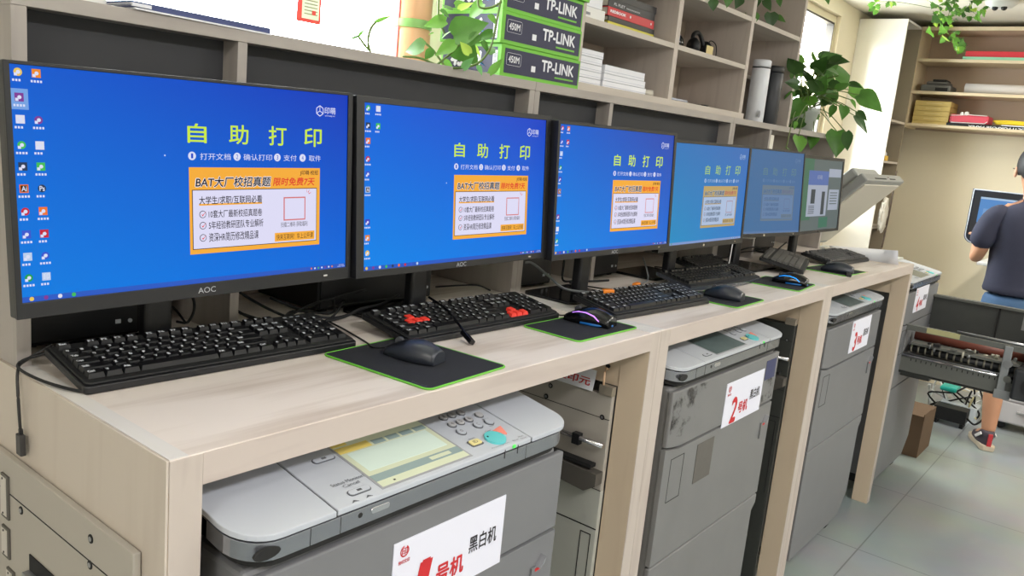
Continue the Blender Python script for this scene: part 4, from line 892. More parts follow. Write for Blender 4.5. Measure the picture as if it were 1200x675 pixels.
IVY=[
 ((5.220,0.244,1.345),(5.163,0.260,1.336),1.0),
 ((5.177,0.406,1.472),(5.119,0.408,1.436),1.0),
 ((5.312,0.273,1.396),(5.333,0.287,1.377),1.0),
 ((5.167,0.408,1.411),(5.137,0.417,1.377),1.0),
 ((5.121,0.285,1.403),(5.155,0.300,1.387),1.0),
 ((5.084,0.462,1.364),(5.105,0.466,1.340),1.0),
 ((5.297,0.328,1.461),(5.313,0.315,1.432),1.0),
 ((5.166,0.291,1.471),(5.132,0.276,1.439),1.0),
 ((4.978,0.336,1.349),(4.970,0.319,1.315),1.0),
 ((5.147,0.316,1.373),(5.148,0.285,1.366),1.0),
 ((5.111,0.479,1.409),(5.064,0.482,1.378),1.0),
 ((5.120,0.274,1.380),(5.095,0.249,1.360),1.0),
 ((5.192,0.443,1.421),(5.190,0.473,1.420),1.0),
 ((5.308,0.309,1.464),(5.271,0.331,1.457),1.0),
 ((5.093,0.249,1.324),(5.099,0.226,1.319),1.0),
 ((4.976,0.403,1.332),(5.016,0.410,1.312),1.0),
 ((5.024,0.246,1.322),(5.055,0.230,1.307),1.0),
 ((5.143,0.415,1.422),(5.106,0.424,1.402),1.0),
 ((5.086,0.453,1.378),(5.138,0.432,1.377),1.0),
 ((5.131,0.257,1.441),(5.168,0.249,1.426),1.0),
 ((5.153,0.391,1.452),(5.174,0.363,1.430),1.0),
 ((5.271,0.292,1.462),(5.229,0.269,1.421),1.0),
 ((5.317,0.165,1.469),(5.303,0.131,1.456),1.0),
 ((5.263,0.297,1.467),(5.283,0.275,1.459),1.0),
 ((4.940,0.399,1.312),(4.932,0.419,1.299),1.0),
 ((5.065,0.341,1.439),(5.025,0.359,1.418),1.0),
 ((4.967,0.381,1.368),(4.988,0.378,1.343),1.0),
 ((5.008,0.288,1.366),(5.015,0.266,1.343),1.0),
 ((5.070,0.212,1.354),(5.099,0.191,1.328),1.0),
 ((5.133,0.207,1.398),(5.156,0.215,1.374),1.0),
 ((5.222,0.256,1.364),(5.258,0.248,1.341),1.0),
 ((5.049,0.266,1.429),(5.037,0.239,1.420),1.0),
 ((5.081,0.417,1.334),(5.025,0.429,1.311),1.0),
 ((5.082,0.357,1.337),(5.094,0.382,1.330),1.0),
 ((4.949,0.383,1.394),(5.000,0.365,1.398),1.0),
 ((5.143,0.394,1.376),(5.107,0.368,1.346),1.0),
 ((5.060,0.372,1.432),(5.078,0.340,1.419),1.0),
 ((5.098,0.331,1.372),(5.073,0.302,1.363),1.0),
 ((5.245,0.356,1.409),(5.267,0.361,1.385),1.0),
 ((5.162,0.265,1.468),(5.169,0.241,1.459),1.0),
 ((5.103,0.229,1.372),(5.129,0.224,1.339),1.0),
 ((5.038,0.310,1.331),(5.057,0.284,1.330),1.0),
 ((5.218,0.365,1.386),(5.206,0.332,1.383),1.0),
 ((4.982,0.370,1.400),(4.958,0.340,1.382),1.0),
 ((5.177,0.377,1.377),(5.154,0.341,1.347),1.0),
 ((5.187,0.298,1.349),(5.180,0.289,1.315),1.0),
 ((5.085,0.523,1.452),(5.049,0.539,1.434),1.0),
 ((5.140,0.439,1.466),(5.084,0.447,1.447),1.0),
 ((4.972,0.371,1.368),(4.945,0.351,1.335),1.0),
 ((5.040,0.305,1.378),(5.073,0.313,1.354),1.0),
 ((4.978,0.349,1.419),(4.965,0.354,1.394),1.0),
 ((5.012,0.347,1.351),(5.012,0.312,1.351),1.0),
 ((5.069,0.342,1.379),(5.053,0.334,1.348),1.0),
 ((5.169,0.232,1.386),(5.181,0.208,1.360),1.0),
 ((5.201,0.326,1.367),(5.184,0.351,1.359),1.0),
 ((5.063,0.444,1.387),(5.052,0.425,1.357),1.0),
 ((5.190,0.370,1.416),(5.171,0.395,1.395),1.0),
 ((5.277,0.274,1.494),(5.236,0.253,1.458),1.0),
 ((5.125,0.429,1.432),(5.160,0.404,1.422),1.0),
 ((5.178,0.286,1.390),(5.126,0.299,1.379),1.0),
 ((5.082,0.462,1.439),(5.110,0.435,1.421),1.0),
 ((5.008,0.374,1.310),(4.973,0.350,1.271),1.0),
 ((5.166,0.377,1.227),(5.154,0.373,1.195),1.0),
 ((4.963,0.357,1.257),(4.961,0.360,1.226),1.0),
 ((5.097,0.353,1.319),(5.108,0.330,1.309),1.0),
 ((4.947,0.391,1.287),(4.970,0.373,1.276),1.0),
 ((5.213,0.363,1.265),(5.185,0.335,1.245),1.0),
 ((5.031,0.376,1.191),(5.098,0.354,1.200),1.0),
 ((5.015,0.338,1.221),(5.015,0.313,1.201),1.0),
 ((4.924,0.405,1.299),(4.863,0.417,1.268),1.0),
 ((5.058,0.386,1.319),(5.068,0.357,1.317),1.0),
 ((4.985,0.389,1.319),(4.968,0.411,1.308),1.0),
 ((5.088,0.470,1.250),(5.041,0.482,1.238),1.0),
 ((5.121,0.427,1.340),(5.128,0.456,1.322),1.0),
 ((5.194,0.399,1.293),(5.205,0.374,1.293),1.0),
 ((5.105,0.412,1.330),(5.092,0.379,1.321),1.0),
 ((5.167,0.395,1.214),(5.178,0.371,1.210),1.0),
 ((4.881,0.424,1.204),(4.884,0.397,1.183),1.0),
 ((5.022,0.397,1.326),(4.981,0.379,1.285),1.0),
 ((4.921,0.362,1.239),(4.862,0.366,1.211),1.0),
 ((5.010,0.388,1.239),(4.999,0.406,1.212),1.0),
 ((5.029,0.443,1.285),(5.021,0.425,1.261),1.0),
 ((5.005,0.374,1.196),(4.988,0.384,1.163),1.0),
 ((5.216,0.306,1.207),(5.163,0.325,1.185),1.0),
 ((5.070,0.307,1.202),(5.046,0.325,1.181),1.0),
 ((5.136,0.311,1.183),(5.112,0.277,1.158),1.0),
 ((5.059,0.299,1.170),(5.026,0.307,1.134),1.0),
 ((5.222,0.316,1.212),(5.269,0.306,1.191),1.0),
 ((5.022,0.304,1.144),(5.022,0.280,1.127),1.0),
 ((5.186,0.345,1.214),(5.148,0.338,1.173),1.0),
 ((5.078,0.284,1.159),(5.069,0.262,1.140),1.0),
 ((5.110,0.291,1.149),(5.078,0.299,1.117),1.0),
 ((5.053,0.265,1.174),(5.022,0.290,1.157),1.0),
 ((4.988,0.260,1.148),(4.990,0.266,1.114),1.0),
 ((4.978,0.300,1.152),(5.003,0.290,1.123),1.0),
]
IVY2=[
 ((4.935,0.784,1.422),(4.945,0.765,1.404),1.0),
 ((4.902,0.755,1.373),(4.912,0.734,1.344),1.0),
 ((4.830,0.747,1.403),(4.827,0.741,1.372),1.0),
 ((4.889,0.746,1.412),(4.876,0.755,1.381),1.0),
 ((4.801,0.732,1.353),(4.816,0.706,1.328),1.0),
 ((4.698,0.711,1.316),(4.680,0.730,1.298),1.0),
 ((4.710,0.693,1.309),(4.694,0.703,1.278),1.0),
 ((4.747,0.722,1.318),(4.757,0.700,1.293),1.0),
 ((4.886,0.772,1.387),(4.875,0.778,1.358),1.0),
 ((4.825,0.751,1.351),(4.828,0.740,1.326),1.0),
 ((4.655,0.723,1.339),(4.657,0.709,1.306),1.0),
 ((4.759,0.642,1.362),(4.763,0.625,1.326),1.0),
 ((4.824,0.665,1.364),(4.811,0.674,1.340),1.0),
 ((4.928,0.681,1.386),(4.907,0.706,1.383),1.0),
 ((4.949,0.660,1.389),(4.927,0.684,1.373),1.0),
 ((4.751,0.632,1.377),(4.773,0.603,1.377),1.0),
]
IVW=[(4.818,0.721,1.375),(4.882,0.643,1.384),(4.959,0.541,1.377),(5.011,0.471,1.370),(5.037,0.441,1.384),(5.105,0.372,1.443)]
# ================================================================== plants
LEAF = [mat('leaf_dark', (52,88,36), .38, noise=.3, nscale=30), mat('leaf_mid', (76,124,46), .4, noise=.3, nscale=30), mat('leaf_light', (104,158,60), .4, noise=.25, nscale=30), mat('leaf_pale', (110,170,100), .4, noise=.2, nscale=30), mat('leaf_yellow', (170,200,80), .45, noise=.2, nscale=30)]
for m in LEAF:
    b_ = m.node_tree.nodes['Principled BSDF']; nt = m.node_tree
    tl = nt.nodes.new('ShaderNodeBsdfTranslucent'); ms = nt.nodes.new('ShaderNodeMixShader'); ms.inputs[0].default_value = .3
    src = b_.inputs['Base Color'].links[0].from_socket; nt.links.new(src, tl.inputs['Color'])
    out = nt.nodes['Material Output']; nt.links.new(b_.outputs[0], ms.inputs[1]); nt.links.new(tl.outputs[0], ms.inputs[2]); nt.links.new(ms.outputs[0], out.inputs['Surface'])
STEM = mat('stem_green', (96,120,56), .5)
def leaf(b, base, tip, wf, m, kind='heart'):
    base = Vector(base); tip = Vector(tip); d = tip-base; l = d.length; d.normalize()
    n = Vector((-.62,-.62,.45))+Vector((random.uniform(-.5,.5), random.uniform(-.5,.5), random.uniform(-.3,.5)))
    n = (n-d*n.dot(d)).normalized(); s = d.cross(n).normalized()
    prof = [(0,0),(.02,.20),(.10,.36),(.25,.42),(.42,.38),(.60,.28),(.78,.16),(.92,.05),(1,0)] if kind == 'heart' else [(0,.0),(.08,.3),(.22,.22),(.3,.46),(.45,.22),(.62,.26),(.8,.10),(1,0)]
    k = b.mi(m); rows = []
    for t, w in prof:
        droop = -n*(t*t*.16*l); c = base+d*(t*l)+droop; ww = w*l*wf*.85
        back = -d*(.09*l if t < .05 and kind == 'heart' and w > 0 else 0)
        rows.append([b.bm.verts.new(c+s*ww+n*ww*.22+back), b.bm.verts.new(c+s*ww*.5+n*ww*.10+back*.5), b.bm.verts.new(c), b.bm.verts.new(c-s*ww*.5+n*ww*.10+back*.5), b.bm.verts.new(c-s*ww+n*ww*.22+back)])
    for i in range(len(rows)-1):
        for j in range(4):
            try:
                f = b.bm.faces.new([rows[i][j], rows[i][j+1], rows[i+1][j+1], rows[i+1][j]]); f.material_index = k; f.smooth = True
            except ValueError: pass
random.seed(11)
def P3(p): return Vector((p[0], p[1], p[2]+ZD))
# big potted pothos on the last hutch
pot = thing('potted_plant', 'large trailing pothos in a pale pot on the far hutch, against the bright window', 'plant', (3.33, .535, ZD+HT))
b = MB(); b.lathe([(.052,0),(.058,.004),(.072,.085),(.078,.09),(.078,.105),(.070,.105),(.066,.09),(.0,.088)], (0,0,.0), mat('pale_pot', (176,182,176), .4)); b.build('pot', pot)
b = MB(); b.lathe([(.0,.0),(.064,.0),(.0,.006)], (0,0,.087), mat('soil', (62,48,38), .9, noise=.3, nscale=60)); b.build('soil', pot)
b = MB(); st = MB(); pb = Vector((3.33,.535,ZD+HT))
for i, (p, q, w) in enumerate(BIGL):
    p, q = P3(p)-pb, P3(q)-pb
    leaf(b, p, q, w*1.0, LEAF[[0,1,0,1,2,1,0][i % 7]])
    r0 = Vector((random.uniform(-.04,.04), random.uniform(-.04,.04), .09)); mid = (r0+p)/2+Vector((0,0,.05))
    st.tube(spline([r0, mid, p], 5), .0022, STEM, n=5)
for i in range(34):
    a = random.uniform(0, 2*PI); r = random.uniform(.03,.17); h = random.uniform(.12,.33); p = Vector((r*math.cos(a), r*math.sin(a)*.8, h)); p.y = min(p.y, .16)
    q = p+Vector((math.cos(a)*.06, math.sin(a)*.06, random.uniform(-.05,.06)))*random.uniform(.9,1.4)
    leaf(b, p, q, random.uniform(.9,1.25), LEAF[random.choice([0,0,1,1,2])]); st.tube(spline([(0,0,.09), (p+Vector((0,0,.1)))/2, p], 4), .002, STEM, n=5)
b.build('foliage', pot, recalc=False); st.build('stems', pot)
def vine(name, label, leaves, stems, mi, wf=1.0, kind='heart', cat='plant', sr=.0016):
    t = thing(name, label, cat, tuple(P3(leaves[0][0])))
    o = P3(leaves[0][0]); b = MB()
    for i, (p, q, w) in enumerate(leaves): leaf(b, P3(p)-o, P3(q)-o, w*wf, LEAF[mi[i % len(mi)]], kind)
    b.build('leaves', t, recalc=False)
    b = MB()
    for s in stems: b.tube([v-o for v in spline([P3(p) for p in s], 5)], sr, STEM, n=5)
    b.build('stem', t); return t
vine('pothos_vine', 'bright green pothos vine trailing over the green router boxes and hutch top', POTL, [ST1, ST2, ST3, ST4, ST5, ST6, ST7], [1,4,2,1,2,1,2,1,3,2], 1.0, sr=.0026)
tv = [(TOPL[i][0][0], TOPL[i][0][1], TOPL[i][0][2]+.012) for i in (0,1,2,4,7,8,11,9,10)]
vine('pothos_vine', 'dark green vine hanging along the top shelf edge of the bookcase', TOPL, [tv], [0,1,0,1,0,0,1], 1.35)
vine('ivy_garland', 'dense bright green ivy clump hanging from the ceiling above the far shelf', IVY, [[(5.3,.5,1.44)]+[IVY[k][0] for k in (3, 20, 70)], IVW], [2,1,2,1,4,2,0], 1.9, 'ivy')
vine('ivy_garland', 'small ivy sprig hanging from the ceiling near the window corner', IVY2, [[(IVY2[0][0][0],IVY2[0][0][1],1.45), IVY2[0][0]]], [2,1,2,4], 1.8, 'ivy')
# ================================================================== things on the hutches and bookcase
TN = mat('box_navy', (38,40,72), .5); TG = mat('box_green', (112,186,58), .5); TW = mat('box_white_print', (232,234,240), .5); TB_ = mat('box_blue', (44,140,200), .5)
BW_, BD_, BHt = .328, .195, .0735
offs = [(.008,0,0),(0.0,0,0),(.004,.004,.3),(.016,.0,-.5),(.012,.003,.2)]
bl_ = ['lowest of the stacked green and navy router boxes, on the hutch top', 'second lowest green and navy router box in the stack', 'third green and navy router box up the stack', 'fourth green router box up, its end pushed right', 'topmost visible green router box, cut by the photo edge']
for i, (dx, dy, rz) in enumerate(offs):
    t = thing('router_box', bl_[i], 'box', (1.043+dx, .436+dy, ZD+HT+.0005+i*(BHt+.0008)), math.radians(rz), 'stacked router boxes')
    b = MB(); b.box(0, BW_, 0, BD_, 0, BHt, TG, bev=.001)
    b.box(.013, BW_-.006, -.0006, .001, .009, BHt-.008, TN); b.box(-.0006, .001, .012, BD_-.008, .006, BHt-.008, TN)
    b.build('carton', t)
    b = MB()
    b.text('450M', (.026,.034,.068,.050), TW, (0,-.0012,0), (1,0,0), (0,0,1), bold=.02)
    fr = rounded(.020,.075,.028,.056,.004,3)
    b.tube([(p[0],-.0008,p[1]) for p in fr+[fr[0]]], .0004, TW, n=4)
    b.box(.118, .134, -.0012, 0, .022, .036, TW)
    b.text('TP-LINK', (.158,.028,.300,.056), TW, (0,-.0012,0), (1,0,0), (0,0,1), bold=.03); b.box(.218, .300, -.0012, 0, .0165, .0205, TG)
    # near end: big 450M with a blue flash and a bar-code strip
    b.text('450M', (.035,.018,.135,.056), TW, (-.0012,BD_,0), (0,-1,0), (0,0,1), bold=.05, shear=.1)
    b.prism([(.045,.02),(.075,.03),(.068,.036),(.105,.06),(.078,.044),(.085,.038)], (-.0011,-.0005), TB_, axis='X')
    b.box(-.0013, -.0006, .010, .024, .010, .058, TW)
    for q in range(9): b.box(-.0016, -.0012, .012, .022, .014+q*.0045, .0155+q*.0045, TN)
    b.build('lettering', t)
t = thing('drink_jar', 'peach coloured plastic jar with green bands behind the router boxes', 'jar', (.975, .66, ZD+HT))
b = MB(); PE = mat('peach_plastic', (232,184,140), .35); GB = mat('green_band', (140,190,110), .4)
b.lathe([(.0,0),(.043,0),(.045,.006),(.045,.085),(.041,.095),(.041,.105),(.045,.115),(.045,.19),(.04,.205),(.025,.215),(.025,.225)], (0,0,.001), PE); b.build('jar_body', t)
b = MB(); b.lathe([(.046,.094),(.047,.096),(.047,.112),(.046,.114)], (0,0,0), GB); b.box(-.047,-.045,-.002,.002,.01,.19, mat('red_line', (200,60,50), .5)); b.build('band', t)
b = MB(); b.lathe([(.027,.222),(.028,.224),(.028,.25),(.0,.25)], (0,0,0), GB); b.build('lid', t)
b = MB(); b.box(0,.25,0,.20,.003,.012, mat('navy_folder', (62,72,120), .5)); b.box(.004,.25,-.003,.196,0,.0025, PAPER); b.box(.0,.03,-.004,.19,.004,.009,PAPER); o = b.build('folder', loc=(.165,.426,ZD+HT+.0012)); o.rotation_euler = (0,.012,.02); tag(o, 'thin navy folder lying flat on top of the first hutch', 'folder')
t = thing('storage_box', 'white box at the top left corner, on the first hutch', 'box', (.0, .50, ZD+HT+.0005)); b = MB(); b.box(.01,.165,0,.2,0,.14, WHITE, bev=.003); b.build('carton', t); b = MB(); b.cyl((.15,-.0015,.025), .004, .003, GAP, axis='Y'); b.build('hole', t)
# white books / paper stacks on the low shelf
zb = ZD+.5615+.0003
random.seed(21)
pl = ['bottom','second','third','fourth','topmost']
def ream(x, y, w, d, h, z, label, grp, m=PAPER, rz=0):
    t = thing('paper_stack', label, 'paper', (x, y, z), rz, grp); b = MB()
    b.box(0, w, 0, d, 0, h, m, bev=.001)
    b.build('sheets', t)
    b = MB(); b.box(-.0005, w+.0005, -.0006, d, h*.97, h, mat('cover_grey', (178,184,192), .6)); b.box(.002, w-.002, -.0008, .001, h*.3, h*.36, mat('paper_shade', (196,200,212), .7)); b.build('cover', t)
    return t
z = zb
for i in range(5): ream(1.44-.004*random.random(), .485+.004*random.random(), .125, .20, .0185, z, pl[i]+' white booklet in the left stack on the low bookcase shelf', 'left stack of white booklets'); z += .019
z = zb
for i in range(3): ream(1.572+.006*random.random(), .485, .245-.006*i, .20, [.020,.020,.024][i], z, ['bottom','middle','top'][i]+' white paper ream in the wide stack on the low bookcase shelf', 'wide stack of paper reams', rz=.01*(i-1)); z += [.0205,.0205,.025][i]
t = thing('tape_roll', 'clear roll of tape beside the paper reams on the low shelf', 'tape', (1.865,.52,zb)); b = MB(); b.lathe([(.020,0),(.034,0),(.034,.02),(.020,.02),(.020,0)], (0,0,0), mat('clear_tape', (206,200,186), .2)); b.build('roll', t); b = MB(); b.box(-.07,-.036,-.01,.03,0,.022, mat('cream_box', (214,208,196), .5), bev=.002); b.build('dispenser', t)
t = thing('small_carton', 'small pale carton standing on the low shelf beside the bookcase upright', 'box', (1.945,.56,zb)); b = MB(); b.box(0,.035,0,.03,0,.075, mat('carton_pale', (200,196,204), .5)); b.box(-.0005,.0355,-.0006,.01,.01,.04, mat('carton_peach', (214,170,150), .5)); b.build('carton', t); b = MB(); b.box(.004,.03,-.001,0,.045,.065, PAPER); b.build('label', t)
t = thing('pen', 'pale pen lying on the low shelf by the upright', 'pen', (1.95,.475,zb+.005)); b = MB(); b.cyl((0,0,0), .004, .13, mat('pen_pale', (196,200,214), .3), axis='X', n=10); b.build('barrel', t); b = MB(); b.cyl((-.03,0,0), .0045, .03, BLACKP, axis='X', n=10); b.build('cap', t)
t = thing('scissors', 'small dark scissors lying on the low shelf, right compartment', 'scissors', (2.26,.50,zb)); b = MB(); b.prism([(0,0),(.09,.006),(.09,.010),(0,.008)], (0,.002), STEEL); b.build('blade', t)
for s in (-1,1):
    b = MB(); b.tube([(-.018+.016*math.cos(a*PI/6), s*.013+.011*math.sin(a*PI/6), .004) for a in range(13)], .003, BLACKP, n=6); b.build('handle', t)
# books on the middle shelf
zm = ZD+.7315
BK = [((204,196,60),.016,(.0,0),'thin yellow-edged black book, lowest under the red book',1),((40,38,42),.014,(0,0),'black book lying between the yellow-edged book and the red book',0),((196,44,52),.024,(-.006,0),'thick red hardback with white lettering in the pile',0),((36,38,44),.022,(-.004,.002),'black hardback with pale lettering on top of the red book',0),((44,44,48),.02,(.006,.004),'topmost black book, cut by the photo edge',0)]
z = zm
for c_, h, (dx, dy), lb, ye in BK:
    t = thing('book', lb, 'book', (1.572+dx, .492+dy, z), .01, 'pile of hardbacks on the middle shelf'); m = mat('book_%d' % c_[0], c_, .45)
    b = MB(); b.box(0,.27,0,.19,0,.002,m); b.box(0,.27,0,.19,h-.002,h,m); b.box(0,.27,-.0015,.001,0,h,m, bev=.0007); b.build('cover', t)
    b = MB(); b.box(.004,.266,.001,.186,.002,h-.002, mat('page_edge', (222,216,200), .7)); b.build('pages', t)
    if c_[0] == 196:
        b = MB(); b.text('REDBOOK', (.012,.009,.10,.017), TW, (0,-.0018,0), (1,0,0),(0,0,1), bold=.05); b.ball((.125,-.002,.013), .004, TW, (1,.2,1)); b.ball((.25,-.002,.013), .0035, TW, (1,.2,1)); b.build('title', t)
    if c_[0] == 36:
        b = MB(); b.text('FL FLET', (.03,.007,.09,.014), TW, (0,-.0018,0), (1,0,0),(0,0,1)); b.text('MANUALSBOOK', (.10,.007,.18,.011), TW, (0,-.0018,0), (1,0,0),(0,0,1)); b.build('title', t)
    z += h+.0004
z = zm
for i, (h, dx) in enumerate(((.036,0),(.04,-.006),(.03,-.004))):
    t = thing('white_carton', ['lower white carton left of the hardback pile','upper white carton left of the hardback pile','grey-white carton on top, left of the black books'][i], 'box', (1.425+dx,.488,z), 0, 'white cartons on the middle shelf'); b = MB(); b.box(0,.125-.012*i,0,.16,0,h,[WHITE,PAPER,mat('carton_greywhite',(200,202,208),.6)][i],bev=.0015); b.build('carton', t)
    b = MB(); b.box(.03,.05,-.0006,.0005,h*.4,h*.6,mat('grey_print',(150,152,158),.6)); b.build('lettering', t); z += h+.0004
# webcams / headsets with yellow note
t = thing('headset', 'black headset lying on the middle shelf behind a yellow note', 'headset', (2.27,.56,zm)); b = MB()
b.tube(spline([(-.03,.0,.025),(-.02,.01,.075),(.03,.012,.085),(.065,.0,.03)],8), .008, BLACKP, n=8); b.build('headband', t)
for x in (-.03,.065):
    b = MB(); b.ball((x,0,.033), .033, BLACKP, (.55,.8,1)); b.build('ear_cup', t)
b = MB(); b.tube(spline([(.08,0,.05),(.12,.01,.075),(.15,.0,.06),(.16,0,.003)],8), .0018, BLACKM, n=5); b.build('cord', t)
t = thing('webcam', 'black webcam with bluish lens on the middle shelf, beside the upright', 'webcam', (2.08,.52,zm)); b = MB(); b.cyl((0,.03,.045), .034, .03, BLACKP, axis='Y', n=24); b.ball((.045,.045,.03), .03, BLACKG, (1,.8,1)); b.build('body', t); b = MB(); b.cyl((0,.022,.045), .024, .01, mat('lens_blue', (72,104,150), .15), axis='Y', n=24); b.build('lens', t); b = MB(); b.prism([(-.02,.01),(.02,.01),(.012,.06),(-.012,.06)], (0,.012), BLACKP); b.build('base', t)
b = MB(); b.box(0,.05,0,.001,0,.032, mat('yellow_note', (214,196,142), .7)); o = b.build('sticky_note', loc=(2.175,.475,zm)); tag(o, 'small yellow note card in front of the headset on the shelf', 'note')
# bottles and charger box at the end of the low shelf
zt_ = ZD+HT+.0005
def bottle(x, y, r, h, m, capm, label, ring=None):
    t = thing('thermos_bottle', label, 'bottle', (x, y, zt_)); hb = h*.88
    b = MB(); b.lathe([(.0,0),(r*.95,0),(r,.004),(r,hb),(r*.97,hb+.002),(.0,hb+.002)], (0,0,0), m); b.build('body', t)
    b = MB(); b.lathe([(r*.97,hb+.003),(r,hb+.005),(r,h-.004),(r*.9,h),(.0,h)], (0,0,0), capm); b.build('lid', t)
    if ring: b = MB(); b.lathe([(r*1.005,hb-.004),(r*1.01,hb-.003),(r*1.01,hb),(r*1.005,hb+.001)], (0,0,0), ring); b.build('ring', t)
    return t
t = bottle(2.66, .475, .0345, .235, mat('enamel_white', (216,218,224), .3), mat('enamel_white', (216,218,224), .3), 'white steel thermos bottle with a black ring, on the hutch by the bookcase', BLACKP)
b = MB(); b.face([(-.02+.012*math.cos(a*PI/8)-.012, -.0348+.004, .03+.014*math.sin(a*PI/8)) for a in range(16)], mat('grey_emblem', (120,122,130), .5)); b.build('emblem', t)
t = bottle(2.80, .480, .040, .228, mat('dark_enamel', (38,40,46), .4), BLACKP, 'black thermos bottle beside the white one')
t = thing('product_box', 'pale box with black lettering standing behind the white thermos', 'box', (2.60, .55, zt_)); b = MB(); b.box(0,.085,0,.07,0,.155, mat('pack_grey', (196,196,200), .5), bev=.001); b.build('carton', t)
b = MB(); b.text('WiFi', (.015,.122,.065,.138), BLKI, (0,-.0008,0), (1,0,0),(0,0,1), bold=.03); fr = rounded(.02,.06,.02,.10,.015,4); b.tube([(p[0],-.0006,p[1]) for p in fr+[fr[0]]], .0012, BLKI, n=4); b.prism([(.036,.045),(.046,.062),(.040,.062),(.044,.08),(.034,.058),(.040,.058)], (-.0012,0), BLKI, axis='Y'); b.build('lettering', t)
t = thing('toy_ball', 'small blue and green ball on the middle shelf beside the thermos', 'toy', (2.53,.615,zm)); b = MB(); b.ball((0,0,.024), .024, mat('toy_blue', (40,60,190), .4)); b.build('ball', t); b = MB(); b.ball((.02,-.006,.016), .015, mat('toy_green', (60,130,80), .4)); b.build('green_cap', t)
t = thing('plastic_bag', 'crumpled grey plastic bag between the black thermos and the plant', 'bag', (2.885,.545,zt_)); b = MB(); bb_ = bmesh.new(); bmesh.ops.create_icosphere(bb_, subdivisions=3, radius=.038)
for v in bb_.verts: v.co *= 1+random.uniform(-.16,.16); v.co.z = v.co.z*2.6+.115
b.merge(bb_, mat('bag_grey', (120,122,124), .3)); b.build('bag_body', t)
b = MB(); b.box(0,.05,0,.035,0,.03, mat('blue_adaptor', (52,56,200), .4), bev=.004); o = b.build('blue_toy_block', loc=(2.62,.50,ZD+.2855)); tag(o, 'small blue block inside the last hutch above the fifth monitor', 'block')
# ================================================================== far end of the room
# copier marked 4, with its feeder lid raised
C4 = (3.575, .0, 0); zt4 = -.088
t = copier(C4, 'grey office copier with a sign reading 4, feeder lid raised, beyond the desks', '4', zt4, PANELD, COP, (.18, .44, -.165, -.045), faded=True, w=.68)
b = MB(); b.box(.0, .68, .20, .62, ZD-.10, ZD-.045, COPL, bev=.006); b.box(.10,.58,.24,.58,ZD-.0455,ZD-.0435, mat('platen_glass', (150,158,160), .06)); b.build('scanner_bed', t)
b = MB()
M = Matrix.Translation((0, .62, ZD-.03)) @ Matrix.Rotation(math.radians(-47), 4, 'X')     # lid hinged at the back
b.box(.0, .68, -.52, .0, .0, .045, mat('lid_grey', (150,152,150), .45), bev=.006, M=M); b.build('lid', t)
b = MB(); b.box(.03,.65,-.49,-.03,-.006,.0, mat('platen_white', (206,200,188), .6), M=M); b.build('platen_cover', t)
b = MB(); b.box(.02,.40,-.50,-.08,.045,.10, mat('feeder_grey', (168,170,168), .45), bev=.012, M=M); b.box(.42,.66,-.46,-.10,.045,.058, mat('feeder_grey', (168,170,168), .45), bev=.004, M=M)
b.box(.05,.30,-.47,-.44,.100,.103, mat('blue_tape', (120,160,230), .5), M=M); b.box(.05,.09,-.40,-.15,.100,.103, mat('blue_tape', (120,160,230), .5), M=M); b.build('document_feeder', t)
b = MB(); b.box(.15,.35,-.5215,-.518,.010,.016, GAP, M=M); b.box(.42,.52,-.5215,-.518,.010,.016, GAP, M=M); b.cyl((.40,-.522,.02), .008, .003, CHROME, axis='Y', M=M, n=12); b.build('lid_grip', t)
# pulled-out fixing drawer of that copier
DG = mat('drawer_dark', (64,66,64), .5, noise=.15, nscale=20); DG2 = mat('drawer_mid', (96,98,94), .45, noise=.1, nscale=15)
c4 = t; t = bpy.data.objects.new('pulled_out_drawer', None); C.objects.link(t); t.parent = c4; t.location = (.125, -.52, 0); t['label'] = 'dark open drawer unit full of rollers'
def zz(v): return ZD+v
X1 = .50; Y1 = .53
b = MB(); b.box(X1-.012, X1, .0, Y1+.02, zz(-.52), zz(-.205), DG); b.box(X1-.03, X1+.01, -.0, Y1+.02, zz(-.212), zz(-.200), DG2); b.box(X1-.02,X1-.012, .22,.228, zz(-.45), zz(-.21), GAP); b.build('back_plate', t)
b = MB(); b.box(0, X1, .0, .012, zz(-.50), zz(-.24), DG); b.build('end_plate', t)
b = MB(); b.box(0, X1, Y1, Y1+.012, zz(-.50), zz(-.22), DG); b.build('end_plate', t)
b = MB(); b.box(0, .012, 0, Y1, zz(-.53), zz(-.455), DG2); b.box(0,X1,0,Y1,zz(-.535),zz(-.525), DG); 
for q in range(22): b.box(-.001, .0, .02+q*.022, .024+q*.022, zz(-.47), zz(-.458), GAP)
b.build('base_tray', t)
b = MB(); b.box(-.006, .03, -.02, Y1, zz(-.325), zz(-.300), DG2); b.box(-.008,-.004,.30,.44, zz(-.322), zz(-.298), mat('khaki_label', (176,172,128), .6)); b.build('top_rail', t)
b = MB(); b.cyl((.02,-.04,zz(-.293)), .007, .36, STEEL, axis='Y', n=14); b.build('guide_rod', t)
b = MB(); b.cyl((.13,.04,zz(-.365)), .024, Y1-.06, mat('rust_roller', (120,62,48), .5), axis='Y', n=22); b.build('red_roller', t)
b = MB(); b.cyl((.05,.02,zz(-.418)), .018, Y1-.04, mat('black_roller', (34,36,38), .35), axis='Y', n=20)
for q in range(16): b.cyl((.05,.03+q*.031,zz(-.418)), .020, .008, mat('roller_ring', (128,124,112), .4), axis='Y', n=16)
b.build('feed_roller', t)
b = MB(); b.cyl((.0,.0,zz(-.448)), .006, Y1, CHROME, axis='Y', n=12); b.cyl((.02,.0,zz(-.443)), .005, Y1, STEEL, axis='Y', n=12); b.build('chrome_bar', t)
